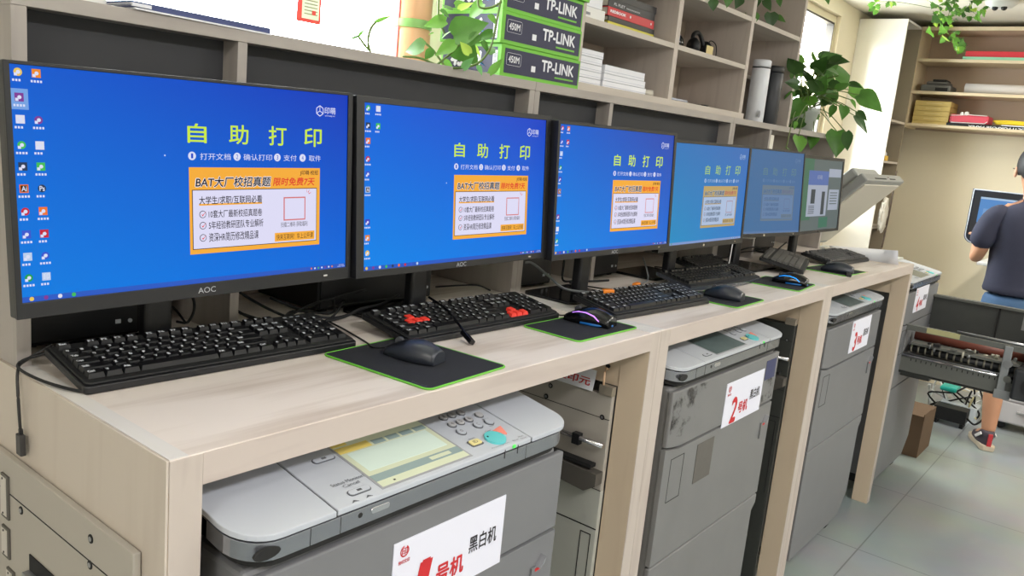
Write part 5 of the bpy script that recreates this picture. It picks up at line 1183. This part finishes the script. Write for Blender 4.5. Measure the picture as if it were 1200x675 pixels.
b = MB(); b.box(.02,.16,.05,Y1-.03, zz(-.395), zz(-.385), DG2); b.box(.05,.30,.02,.14,zz(-.47),zz(-.40), DG); b.box(.2,.46,.05,Y1-.04,zz(-.44),zz(-.41),DG2); b.build('frame_plate', t)
b = MB(); b.box(-.016,-.004,.085,.118, zz(-.515), zz(-.305), mat('lever_grey', (134,138,140), .4), bev=.004); b.box(-.018,-.006,.06,.125, zz(-.545), zz(-.505), mat('lever_grey', (134,138,140), .4), bev=.004); b.build('lever', t)
b = MB(); b.box(-.05,.10,-.10,.06, zz(-.53), zz(-.39), mat('motor_dark', (46,48,52), .45), bev=.012); b.cyl((-.056,-.02,zz(-.46)), .045, .01, BLACKP, axis='X', n=24); b.build('motor_housing', t)
random.seed(9); b = MB()
for q in range(26):
    gy = random.uniform(.10,Y1-.08); gx = random.uniform(.0,.12); gz = zz(random.uniform(-.40,-.375)); gm = [DG2, STEEL, BLACKP, mat('gear_cream',(190,186,170),.5)][q % 4]
    if q % 2: b.cyl((gx,gy,gz), random.uniform(.006,.014), random.uniform(.004,.02), gm, axis='Y', n=12)
    else: b.box(gx,gx+random.uniform(.01,.03),gy,gy+random.uniform(.01,.05),gz,gz+random.uniform(.006,.016), gm)
for q in range(8): b.cyl((random.uniform(-.03,.03), random.uniform(.02,.12), zz(random.uniform(-.46,-.36))), random.uniform(.008,.018), .012, [STEEL,BLACKP,DG2][q%3], axis='X', n=14)
b.build('gear_train', t)
b = MB(); b.cyl((.01,-.11,zz(-.325)), .022, .09, TEAL, axis='Y', n=20); b.build('knob', t)['label'] = 'teal turning knob'
b = MB(); b.box(-.02,.06,-.15,-.08, zz(-.52), zz(-.49), TEAL, bev=.008); b.box(-.02,.05,-.15,-.10, zz(-.475), zz(-.455), TEAL, bev=.006); b.build('release_lever', t)['label'] = 'teal release lever'
b = MB(); b.box(.02,.035,-.16,.0, zz(-.395), zz(-.345), mat('silver_block', (150,150,146), .3, .4), bev=.004); b.cyl((-.005,-.02,zz(-.365)), .017, .03, STEEL, axis='X', n=18); b.box(.0,.01,-.13,-.09,zz(-.395),zz(-.385), mat('yellow_tag', (226,206,60), .5)); b.build('latch_block', t)
b = MB(); b.box(X1-.016,X1-.013,-.02,.12,zz(-.30),zz(-.215), mat('grey_sheet', (140,140,140), .5)); b.build('info_plate', t)
for x in (.05,.42): b = MB(); b.box(x,x+.04,.40,Y1+.04,zz(-.56),zz(-.535),DG); b.build('slide_rail', t)
# things on the floor
t = thing('cardboard_box', 'brown cardboard box standing on the floor beyond the last desk leg', 'box', (4.42,-.02,.0)); b = MB(); CB = mat('cardboard', (104,82,62), .8, noise=.08, nscale=14); b.box(0,.30,0,.22,0,.24,CB); b.build('carton', t); b = MB(); b.box(-.02,.15,-.004,.0,.22,.26,CB); b.build('flap', t)
t = thing('power_unit', 'black power box with leads on the floor under the drawer', 'power box', (5.25,-.11,0)); b = MB(); b.box(0,.12,0,.19,.03,.115, BLACKP, bev=.004); b.build('housing', t); b = MB(); b.tube(spline([(.03,.0,.07),(-.02,-.06,.06),(.0,-.10,.14),(.03,-.05,.25),(.06,-.02,.3)],8), .006, BLACKM, n=6); b.build('lead', t)
b = MB()
for y in (.01,.16): b.box(.01,.11,y,y+.02,0,.03,BLACKM)
b.build('foot', t)
t = thing('cable_heap', 'tangle of white and black leads with teal bits behind the power box', 'cables', (5.55,-.02,0), 0)
random.seed(4)
for q in range(7):
    b = MB(); pts = [(random.uniform(-.12,.12), random.uniform(-.14,.2), random.uniform(.005,.22)) for _ in range(6)]; pts[0] = (pts[0][0],pts[0][1],.006); b.tube(spline(pts,6), .006, [BLACKM,WHITE,mat('cream_lead',(206,196,150),.5)][q % 3], n=6); b.build('lead', t)
b = MB(); b.prism(rounded(-.10,.06,-.12,.10,.02,3), (.0,.10), mat('clear_bag', (206,214,220), .3)); b.build('white_pouch', t); b = MB(); b.box(-.1,.06,.02,.12,.17,.20,TEAL,bev=.01); b.build('teal_tray', t)
t = thing('drawer_cabinet', 'low white drawer cabinet on castors at the right edge', 'cabinet', (5.5,-.62,0)); WC = mat('cabinet_white', (214,212,216), .4); b = MB(); b.box(0,.4,0,.40,.05,.34,WC,bev=.004); b.build('body', t)
for k in range(2):
    b = MB(); b.box(-.012,0,.01,.39,.06+.14*k,.19+.14*k,WC,bev=.003); d = b.build('drawer', t); b = MB(); b.box(-.03,-.012,.13,.27,.13+.14*k,.145+.14*k,mat('drawer_pull',(170,170,172),.4),bev=.003); b.build('handle', d)
for x in (.05,.35):
    for y in (.05,.35): b = MB(); b.cyl((x-.01,y,.025),.025,.02,BLACKP,axis='X',n=16); b.box(x-.006,x+.006,y-.01,y+.01,.04,.055,STEEL); b.build('caster', t)
# tall white cabinet catching the window light
t = thing('tall_cabinet', 'tall blank white cabinet beside the window, with an open side niche', 'cabinet', (5.60,.742,0))
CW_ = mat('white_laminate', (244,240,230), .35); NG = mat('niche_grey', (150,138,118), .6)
b = MB(); b.box(0,.015,0,.316,.02,ZD+1.404,CW_); b.build('front_panel', t)
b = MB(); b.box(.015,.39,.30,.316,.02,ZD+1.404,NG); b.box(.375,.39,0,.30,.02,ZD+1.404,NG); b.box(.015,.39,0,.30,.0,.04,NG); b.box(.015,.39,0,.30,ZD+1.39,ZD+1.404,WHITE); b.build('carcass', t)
for z0 in (.462,.745): b = MB(); b.box(.015,.375,.0,.30,ZD+z0-.015,ZD+z0,W_SHELF); b.build('shelf', t)
for z0 in (.0,-.5): b = MB(); b.box(.015,.375,.0,.30,ZD+z0-.015,ZD+z0,W_SHELF); b.build('shelf', t)
b = MB(); b.lathe([(0,0),(.025,0),(.027,.05),(.012,.07),(.012,.085),(0,.085)], (0,0,0), mat('white_bottle',(210,206,206),.4)); o = b.build('glue_bottle', loc=(5.70,.78,ZD+.4622)); tag(o, 'small white bottle in the side niche of the tall cabinet', 'bottle')
b = MB(); b.box(0,.06,0,.05,0,.035, mat('yellow_box',(226,184,70),.5), bev=.003); o = b.build('yellow_box', loc=(5.66,.755-.01,ZD+.4622)); tag(o, 'small yellow box in the side niche of the tall cabinet', 'box')
t = thing('plastic_packaging', 'clear bag hanging by a dark cord on the side of the tall cabinet', 'bag', (5.68,.70,ZD))
b = MB(); bb_ = bmesh.new(); bmesh.ops.create_icosphere(bb_, subdivisions=3, radius=.05)
for v in bb_.verts: v.co *= 1+random.uniform(-.15,.15); v.co.y *= .6; v.co.z = v.co.z*2.4+.09
b.merge(bb_, mat('clear_wrap',(206,200,188),.25)); b.build('bag_body', t); b = MB(); b.tube(spline([(.0,-.035,.40),(-.01,-.04,.22),(.005,-.035,.05),(.0,-.03,-.14)],8), .006, mat('cord_brown',(90,76,64),.5), n=6); b.build('cord', t)
# wall shelf unit on the far wall
SHL = mat('far_shelf', (214,196,164), .5, noise=.05, nscale=6)
t = thing('wall_shelf_unit', 'open wooden shelf unit fixed high on the far cream wall', 'shelf', (6.0, .74, ZD+.715))
for z0 in (.015,.24,.462): b = MB(); b.box(.0,.31,-2.0,-.001,z0-.0,z0+.02 if z0 > .02 else z0+.018, SHL); b.build('shelf', t)
b = MB(); b.box(0,.31,-2.0,.018,.675,.70,SHL); b.build('top_board', t)
b = MB(); b.box(0,.31,.0,.018,.0,.675,SHL); b.build('side_panel', t); b = MB(); b.box(0,.31,-2.018,-2.0,.0,.70,SHL); b.build('side_panel', t)
b = MB(); b.box(.30,.318,-2.0,0,.0,.675,mat('far_shelf_back',(178,156,136),.6)); b.build('back_panel', t)
b = MB(); b.box(.02,.045,-.05,.0,-.75,.0,SHL); o = b; o.bm.free()
def on(y0, y1, x0, x1, z0, z1, m, name, label, cat, part='body', bev=.003):
    t_ = thing(name, label, cat, (x0, min(y0,y1), z0)); b = MB(); b.box(0, x1-x0, 0, abs(y1-y0), 0, z1-z0, m, bev=bev); b.build(part, t_); return t_
za, zb_, zc = ZD+.734, ZD+.976, ZD+1.198
RB = mat('red_box',(206,44,56),.5); MG = mat('mint_strip',(150,214,180),.5)
t = on(.46,-.45,6.03,6.25,zc,zc+.022,MG,'flat_box','long mint green board lying under the red box on the top far shelf','board')
t = on(.45,-.45,6.05,6.25,zc+.0225,zc+.062,RB,'flat_box','long red box on the top far shelf','box','carton')
for i in range(5):
    t = thing('paper_package', ['bottom','second','middle','fourth','top'][i]+' tan paper package in the pile on the lowest far shelf', 'package', (6.03,.475,za+i*.0355), 0, 'tan paper packages'); b = MB(); b.box(0,.24,0,.235,0,.035,mat('tan_wrap',(196,172,104),.6,noise=.08,nscale=20),bev=.004); b.build('wrapper', t); b = MB(); b.box(-.0012,.002,.06,.16,.015,.020,mat('wrap_tape',(214,196,140),.4)); b.build('tape', t)
t = thing('desk_printer', 'dark grey machine on the middle far shelf', 'printer', (6.05,.50,zb_)); b = MB(); GM = mat('machine_grey',(98,98,96),.5); b.box(0,.2,0,.20,0,.05,GM,bev=.012); b.box(.02,.19,.03,.17,.05,.075,GM,bev=.01); b.build('body', t); b = MB(); b.box(.02,.16,.04,.13,.072,.088,BLACKM,bev=.004); b.build('top_handle', t); b = MB(); b.box(-.003,.01,.02,.10,.006,.03,BLACKM); b.build('front_slot', t)
t = thing('paper_roll', 'white wrapped roll lying along the middle far shelf, drooping end', 'roll', (6.08,-.1,zb_)); b = MB(); b.cyl((.03,.0,.037),.035,.52,mat('wrap_white',(214,208,204),.6),axis='Y',n=20); b.build('roll', t); b = MB(); b.prism([(.0,.05),(-.06,.055),(-.11,.02),(-.05,-.05),(.02,.0)], (-.100,-.086), mat('wrap_white2',(236,232,226),.6), axis='X'); b.prism([(.02,.06),(-.1,.062),(-.08,.04),(.0,.03)], (-.05,.02), mat('wrap_white',(214,208,204),.6), axis='X'); b.build('loose_end', t)
b2 = MB(); b2.tube(spline([(-.08,-.05,.045),(-.09,-.09,.07),(-.06,-.16,.07)],6), .004, BLACKM, n=6); b2.build('tie', t)
t = thing('paper_ream', 'black and white copy paper ream lying upside down on the lowest far shelf', 'paper', (6.02,-.16,za)); b = MB(); b.box(0,.22,0,.64,0,.034,BLACKM,bev=.002); b.build('wrapper', t)
b = MB(); b.text('MULTI PURPOSE PAPER', (.03,.009,.40,.024), TW, (-.0012,.10,.034), (0,1,0),(0,0,-1), bold=.02); b.box(-.001,.22,.0,.3,.034,.040,PAPER); b.build('lettering', t)
t = thing('red_packet', 'pinkish red packet tied with string on the lowest far shelf', 'packet', (6.03,.225,za+.0345)); b = MB(); b.box(0,.18,0,.245,0,.062,mat('pink_red',(206,70,88),.5),bev=.014); b.build('wrapper', t)
b = MB(); b.tube([(-.004,.005,.02),(-.004,.02,.006),(-.004,.23,.004),(-.004,.24,.05),(-.004,.12,.06),(-.004,.01,.058)], .003, WHITE, n=6); b.ball((-.002,.14,.068),.014,WHITE); b.ball((.0,.17,.066),.011,WHITE); b.build('string', t)
t = thing('yellow_tape_coil', 'coil of yellow tape on the paper ream, lowest far shelf', 'tape', (6.05,.0,za+.0405)); b = MB()
for q in range(3): b.tube([(.03+.02*math.cos(a*PI/8), .07+.11*math.sin(a*PI/8)+.01*q, .010+.008*q+.003*math.sin(a)) for a in range(17)], .007, mat('yellow_tape',(224,196,40),.5), n=6)
b.build('coil', t)
# ceiling device
t = thing('ceiling_alarm', 'round white twin-eyed alarm on the ceiling above the far shelf', 'alarm', (5.30,.16,CEIL)); b = MB(); b.lathe([(.0,-.045),(.06,-.04),(.085,-.018),(.09,-.0)], (0,0,0), WHITE); b.build('dome', t)
for s in (-1,1): b = MB(); b.ball((-.03+.0,s*.024,-.045), .017, mat('lens_black',(30,30,34),.2)); b.build('lens', t)
# console on a bracket
t = thing('control_console', 'dark console with a lit blue screen and rounded corner, in front of the standing person', 'screen', (5.40,-.15,ZD))
CBm = mat('console_navy',(40,52,88),.35); CBk = mat('console_black',(42,44,50),.35)
M = Matrix.Translation((0,0,0)) @ Matrix.Rotation(math.radians(-8), 4, 'Y')
b = MB(); o_ = rounded(-.25,.28,.0,.34,.05,6,(0,1,1,1)); b.prism(o_, (.004,.045), CBm, axis='X'); b.build('back_shell', t)
b = MB(); b.prism(rounded(-.25,.262,.012,.33,.045,6,(0,1,1,1)), (-.006,.004), CBk, axis='X'); b.build('front_panel', t)
b = MB(); o_ = rounded(-.255,.272,.004,.337,.05,6,(0,1,1,1)); b.tube([(0,p[0],p[1]) for p in o_+[o_[0]]], .0035, mat('console_trim',(206,212,222),.3), n=6); b.build('trim_edge', t)
b = MB(); b.box(-.0075,-.006,-.06,.225,.135,.295, emis('console_blue',(96,146,206),.9)); b.box(-.0085,-.0075,-.06,.225,.283,.295, emis('console_lightblue',(180,206,232),.9)); b.box(-.0085,-.0075,.02,.20,.16,.225, emis('console_pale',(124,164,214),.9)); b.build('screen', t)
b = MB(); b.cyl((-.012,.21,.095),.012,.008,CHROME,axis='X',n=16); b.cyl((-.012,.17,.09),.01,.008,BLACKG,axis='X',n=16); b.cyl((-.012,.215,.05),.008,.006,STEEL,axis='X',n=12); b.build('buttons', t)
b = MB(); b.cyl((.04,.06,-.105),.045,.105,WHITE,n=22); b.build('pillar', t); 
b = MB(); b.box(-.05,.92,-.10,.17,-.125,-.105,WHITE,bev=.004); b.build('wall_bracket', t)
# ================================================================== the standing person (seen from behind)
def skin_obj(name, parent, verts, edges, radii, m, root=0, sub=2):
    me = bpy.data.meshes.new(name); me.from_pydata(verts, edges, []); me.materials.append(m)
    o = bpy.data.objects.new(name, me); C.objects.link(o); o.parent = parent
    sk = o.modifiers.new('skin', 'SKIN'); sk.use_smooth_shade = True
    sl = me.skin_vertices[0] if me.skin_vertices else None
    if sl is None:
        bpy.context.view_layer.objects.active = o
    for i, r in enumerate(radii): me.skin_vertices[0].data[i].radius = r if isinstance(r, tuple) else (r, r)
    me.skin_vertices[0].data[root].use_root = True
    md = o.modifiers.new('sub', 'SUBSURF'); md.levels = sub; md.render_levels = sub
    return o
SKIN = mat('skin', (206,152,120), .5, noise=.05, nscale=12); SHIRT = mat('navy_shirt', (52,54,74), .85, noise=.15, nscale=8, bump=.4, bscale=30); DEN = mat('denim', (72,104,142), .8, noise=.22, nscale=12, bump=.3, bscale=300); HAIR = mat('black_hair', (24,20,20), .6)
PX, PY = 5.02, -.275
hd = math.atan2(.45, 1.0)      # faces away from the camera, turned a little to the window wall
t = thing('person', 'person seen from behind in a navy t-shirt and blue denim shorts, reaching for the console', 'person', (PX, PY, 0), hd)
HY = .05
# local frame: +x forward, +y to the person's left, z up
H_ = 1.72
def shell_body(name, rings, m, n=24):
    b = MB(); k = b.mi(m); R_ = []
    for (cx, cy, cz, rx, ry) in rings:
        R_.append([b.bm.verts.new((cx+rx*math.copysign(abs(math.cos(a))**.85, math.cos(a)), cy+ry*math.copysign(abs(math.sin(a))**.85, math.sin(a)), cz)) for a in [2*PI*j/n for j in range(n)]])
    for i in range(len(R_)-1):
        for j in range(n):
            f = b.bm.faces.new([R_[i][j], R_[i][(j+1)%n], R_[i+1][(j+1)%n], R_[i+1][j]]); f.smooth = True; f.material_index = k
    b.bm.faces.new(R_[0]); b.bm.faces.new(R_[-1])
    return b.build(name, t, sub=1)
# one continuous skin figure
V_ = [(0,0,.90),(0,0,1.10),(0,0,1.30),(0,0,1.42),(.01,.025,1.50),(.03,.04,1.56),(.035,.05,1.66),(.02,.05,1.735),   # 0-7 spine to crown
      (0,.19,1.39),(.0,.245,1.16),(.11,.235,1.10),(.25,.20,1.18),(.29,.19,1.20),                # 8-12 left arm, reaching forward
      (0,-.19,1.39),(.03,-.27,1.15),(.14,-.24,1.04),(.18,-.22,1.05),                              # 13-16 right arm
      (0,.07,.86),(.03,.03,.50),(.0,.02,.29),(-.02,.015,.09),(.10,.03,.045),              # 17-21 left leg
      (0,-.10,.86),(.04,-.20,.50),(.01,-.27,.29),(-.01,-.325,.09),(.11,-.335,.045)]
E_2 = [(0,1),(1,2),(2,3),(3,4),(4,5),(5,6),(6,7),(3,8),(8,9),(9,10),(10,11),(11,12),(3,13),(13,14),(14,15),(15,16),(0,17),(17,18),(18,19),(19,20),(20,21),(0,22),(22,23),(23,24),(24,25),(25,26)]
R2 = [(.11,.14),(.09,.11),(.08,.10),(.05,.07),.052,.062,(.088,.076),(.05,.045),.034,.038,.036,.03,.032,.034,.040,.033,.03,.082,.056,.058,.038,.032,.082,.056,.058,.038,.032]
skin_obj('body', t, V_, E_2, R2, SKIN)
def hand(mx, palm, fwd, left):
    palm = Vector(palm); fwd = Vector(fwd).normalized(); left = Vector(left).normalized(); up = fwd.cross(left).normalized()
    V = [palm-fwd*.05, palm, palm+fwd*.045]; E = [(0,1),(1,2)]; Rr = [(.022,.026),(.030,.016),(.030,.014)]
    for q, (o_, L_) in enumerate(((.030,.062),(.010,.072),(-.010,.068),(-.028,.052))):
        i = len(V); V += [palm+fwd*.05+left*o_, palm+fwd*(.05+L_*.5)+left*o_*1.1-up*.004, palm+fwd*(.05+L_*.95)+left*o_*1.15-up*.018]; E += [(2,i),(i,i+1),(i+1,i+2)]; Rr += [.0095,.0085,.0075]
    i = len(V); V += [palm+left*mx*.035-fwd*.01, palm+left*mx*.055+fwd*.025-up*.01, palm+left*mx*.05+fwd*.05-up*.02]; E += [(1,i),(i,i+1),(i+1,i+2)]; Rr += [.012,.010,.008]
    return skin_obj('hand', t, [tuple(v) for v in V], E, Rr, SKIN, root=1, sub=1)
hand(-1, (.33,.185,1.215), (1,-.15,.2), (0,1,0)); hand(1, (.21,-.205,1.06), (1,.2,.1), (0,1,0))
shell_body('t_shirt', [(0,0,.925,.150,.195),(0,0,.94,.153,.198),(0,0,1.0,.140,.190),(0,0,1.10,.140,.190),(0,0,1.24,.145,.205),(0,0,1.34,.135,.220),(0,0,1.40,.115,.205),(0,0,1.435,.090,.150),(.005,.01,1.46,.070,.085),(.01,.025,1.485,.060,.064)], SHIRT)
skin_obj('sleeve', t, [(0,.13,1.37),(-.0,.20,1.375),(.0,.235,1.28),(.0,.262,1.16)], [(0,1),(1,2),(2,3)], [.075,.078,.078,.074], SHIRT, root=0)
skin_obj('sleeve', t, [(0,-.13,1.37),(-.0,-.20,1.375),(.01,-.24,1.28),(.02,-.275,1.18)], [(0,1),(1,2),(2,3)], [.075,.078,.078,.074], SHIRT, root=0)
shell_body('shorts_waist', [(0,-.03,.70,.125,.165),(0,-.01,.76,.15,.185),(0,0,.82,.155,.188),(0,0,.90,.148,.182),(0,0,.93,.142,.176)], DEN)
for s in (1,-1):
    skin_obj('shorts_leg', t, [(0,s*.085,.82),(.01,.065 if s > 0 else -.13,.66),(.03,.035 if s > 0 else -.175,.52)], [(0,1),(1,2)], [.105,.098,.090], DEN, root=0)
b = MB()
for s in (1,-1): b.box(-.160,-.152,s*.085-.05,s*.085+.05,.76,.86, mat('denim_pocket',(64,94,130),.8), bev=.003)
b.build('back_pocket', t)
b = MB(); bb_ = bmesh.new(); bmesh.ops.create_uvsphere(bb_, u_segments=24, v_segments=16, radius=.105)
for v in bb_.verts:
    v.co.x = v.co.x*1.0; v.co.y *= .88; v.co.z *= 1.12
    if v.co.x > .055 and v.co.z < .05: v.co.x = .055
    if v.co.z < -.06 and v.co.x > -.03: v.co.z = -.06
    v.co.x *= 1+.05*math.sin(v.co.y*60); v.co.z *= 1+.03*math.sin(v.co.x*70)
b.merge(bb_, HAIR, Matrix.Translation((.015,HY,1.665)), True); b.build('hair', t)
for s in (1,-1): b = MB(); b.ball((.035,HY+s*.088,1.62), .028, SKIN, (.6,.35,1.1)); b.build('ear', t)
b = MB(); b.ball((.125,HY,1.605), .018, SKIN, (1,.8,1.2)); b.build('nose', t)
b = MB()
for s in (1,-1): b.tube([(.125+.0*math.cos(a*PI/6), HY+s*.036+.026*math.cos(a*PI/6), 1.635+.020*math.sin(a*PI/6)) for a in range(13)], .002, BLACKM, n=6); b.tube([(.125,HY+s*.062,1.64),(.09,HY+s*.090,1.64),(.03,HY+s*.094,1.635)], .002, BLACKM, n=6)
b.tube([(.127,HY-.01,1.638),(.129,HY+.01,1.638)], .002, BLACKM, n=6); b.build('glasses', t)
b = MB()
for s in (1,-1): b.ball((.118,HY+s*.034,1.635), .011, WHITE); b.ball((.1265,HY+s*.034,1.635), .005, BLACKG)
b.build('eyes', t)
b = MB(); b.prism([(-.02,-.0),(.02,0),(.012,-.006),(-.012,-.006)], (.114,.122), mat('lips',(176,100,90),.5), axis='X'); 
for v in b.bm.verts: v.co.z += 1.568; v.co.y += HY
b.build('mouth', t)
for s, fx in ((1,0),(-1,.01)):
    sy = .02 if s > 0 else -.33; WS = mat('sole_cream',(206,190,168),.6); DU = mat('sneaker_dark',(70,62,72),.6); WU = mat('sneaker_white',(226,222,222),.6); RT = mat('sneaker_red',(196,50,60),.5)
    o_ = [(-.095,-.028),(-.07,-.042),(.0,-.040),(.08,-.05),(.14,-.048),(.185,-.02),(.19,.01),(.16,.042),(.08,.048),(.0,.038),(-.07,.040),(-.095,.026)]
    b = MB(); b.prism([(x+fx, y+sy) for x, y in o_], (.0,.032), WS); sh = b.build('sneaker', t, bev=.005)
    def up_(name, rings, m):
        b = MB(); k = b.mi(m); R_ = []
        for (cx, cz, rx, ry) in rings: R_.append([b.bm.verts.new((cx+fx+rx*math.cos(a), sy+ry*math.sin(a), cz)) for a in [2*PI*j/18 for j in range(18)]])
        for i in range(len(R_)-1):
            for j in range(18): f = b.bm.faces.new([R_[i][j], R_[i][(j+1)%18], R_[i+1][(j+1)%18], R_[i+1][j]]); f.smooth = True; f.material_index = k
        b.bm.faces.new(R_[-1]); return b.build(name, sh)
    up_('upper', [(.048,.030,.136,.042),(.04,.055,.125,.040),(-.01,.080,.075,.038),(-.03,.105,.052,.036),(-.03,.112,.044,.032)], DU)
    b = MB(); b.box(-.096+fx,-.088+fx,sy-.012,sy+.012,.03,.105,RT,bev=.002); b.build('heel_tab', sh)
    b = MB()
    for q in (1,-1): b.prism([(-.06+fx,.09),(.02+fx,.045),(.05+fx,.05),(-.04+fx,.1)], (sy+q*.040-.003, sy+q*.040+.003), WU, axis='Y')
    b.build('side_stripe', sh)
# ================================================================== light, world, camera
w = bpy.data.worlds.new('daylight'); bpy.context.scene.world = w; w.use_nodes = True
bg = w.node_tree.nodes['Background']; bg.inputs['Color'].default_value = (.90, .97, 1.0, 1); bg.inputs['Strength'].default_value = 18
def area(name, loc, rot, sx, sy, power, col=(1,1,1), portal=False):
    l = bpy.data.lights.new(name, 'AREA'); l.shape = 'RECTANGLE'; l.size = sx; l.size_y = sy; l.energy = power; l.color = col
    o = bpy.data.objects.new(name, l); C.objects.link(o); o.location = loc; o.rotation_euler = rot
    if portal: l.cycles.is_portal = True
    return o
for i, w_ in enumerate((W1, W2)):
    area('window_portal', ((w_[0]+w_[1])/2, YB+.12, (w_[2]+w_[3])/2), (-PI/2, 0, 0), w_[1]-w_[0], w_[3]-w_[2], 1, portal=True)
su = bpy.data.lights.new('sun', 'SUN'); su.energy = 13; su.angle = math.radians(18); su.color = (1,.96,.88)
so = bpy.data.objects.new('sun', su); C.objects.link(so); so.rotation_euler = Vector((.9,-.24,-.20)).to_track_quat('-Z', 'Y').to_euler()
for lx, ly, p, c in ((.2, -1.9, 48, (1,.975,.98)), (2.6, -1.9, 44, (1,.98,.96)), (5.0, -1.2, 46, (1,.94,.82)), (-2.0,-1.1, 34, (1,.95,.90))):  # unseen lamps; the last is placed and tuned to brighten left-facing surfaces
    area('unseen_ceiling_light', (lx, ly, CEIL-.04), (0, 0, 0), 1.2, .3, p, c)
cam = bpy.data.cameras.new('camera'); co = bpy.data.objects.new('camera', cam); C.objects.link(co)
yaw, pitch, roll, f = -.9118, -.1878, .0978, 961.9
fw = Vector((-math.sin(yaw)*math.cos(pitch), math.cos(yaw)*math.cos(pitch), math.sin(pitch))); rt = Vector((math.cos(yaw), math.sin(yaw), 0)); upv = rt.cross(fw)
R = rt*math.cos(roll)+upv*math.sin(roll); U = upv*math.cos(roll)-rt*math.sin(roll)
M = Matrix(((R.x, U.x, -fw.x, -.4756), (R.y, U.y, -fw.y, -.8456), (R.z, U.z, -fw.z, ZD+.4134), (0,0,0,1)))
co.matrix_world = M; cam.sensor_width = 36; cam.lens = f/1200*36; cam.clip_start = .02
sc = bpy.context.scene; sc.camera = co
sc.view_settings.view_transform = 'Standard'; sc.view_settings.look = 'None'; sc.view_settings.gamma = 1; sc.view_settings.use_curve_mapping = False; sc.view_settings.exposure = .05
sc.cycles.use_denoising = True; sc.cycles.max_bounces = 6; sc.cycles.diffuse_bounces = 4; sc.cycles.sample_clamp_indirect = 6; sc.cycles.caustics_reflective = False; sc.cycles.caustics_refractive = False
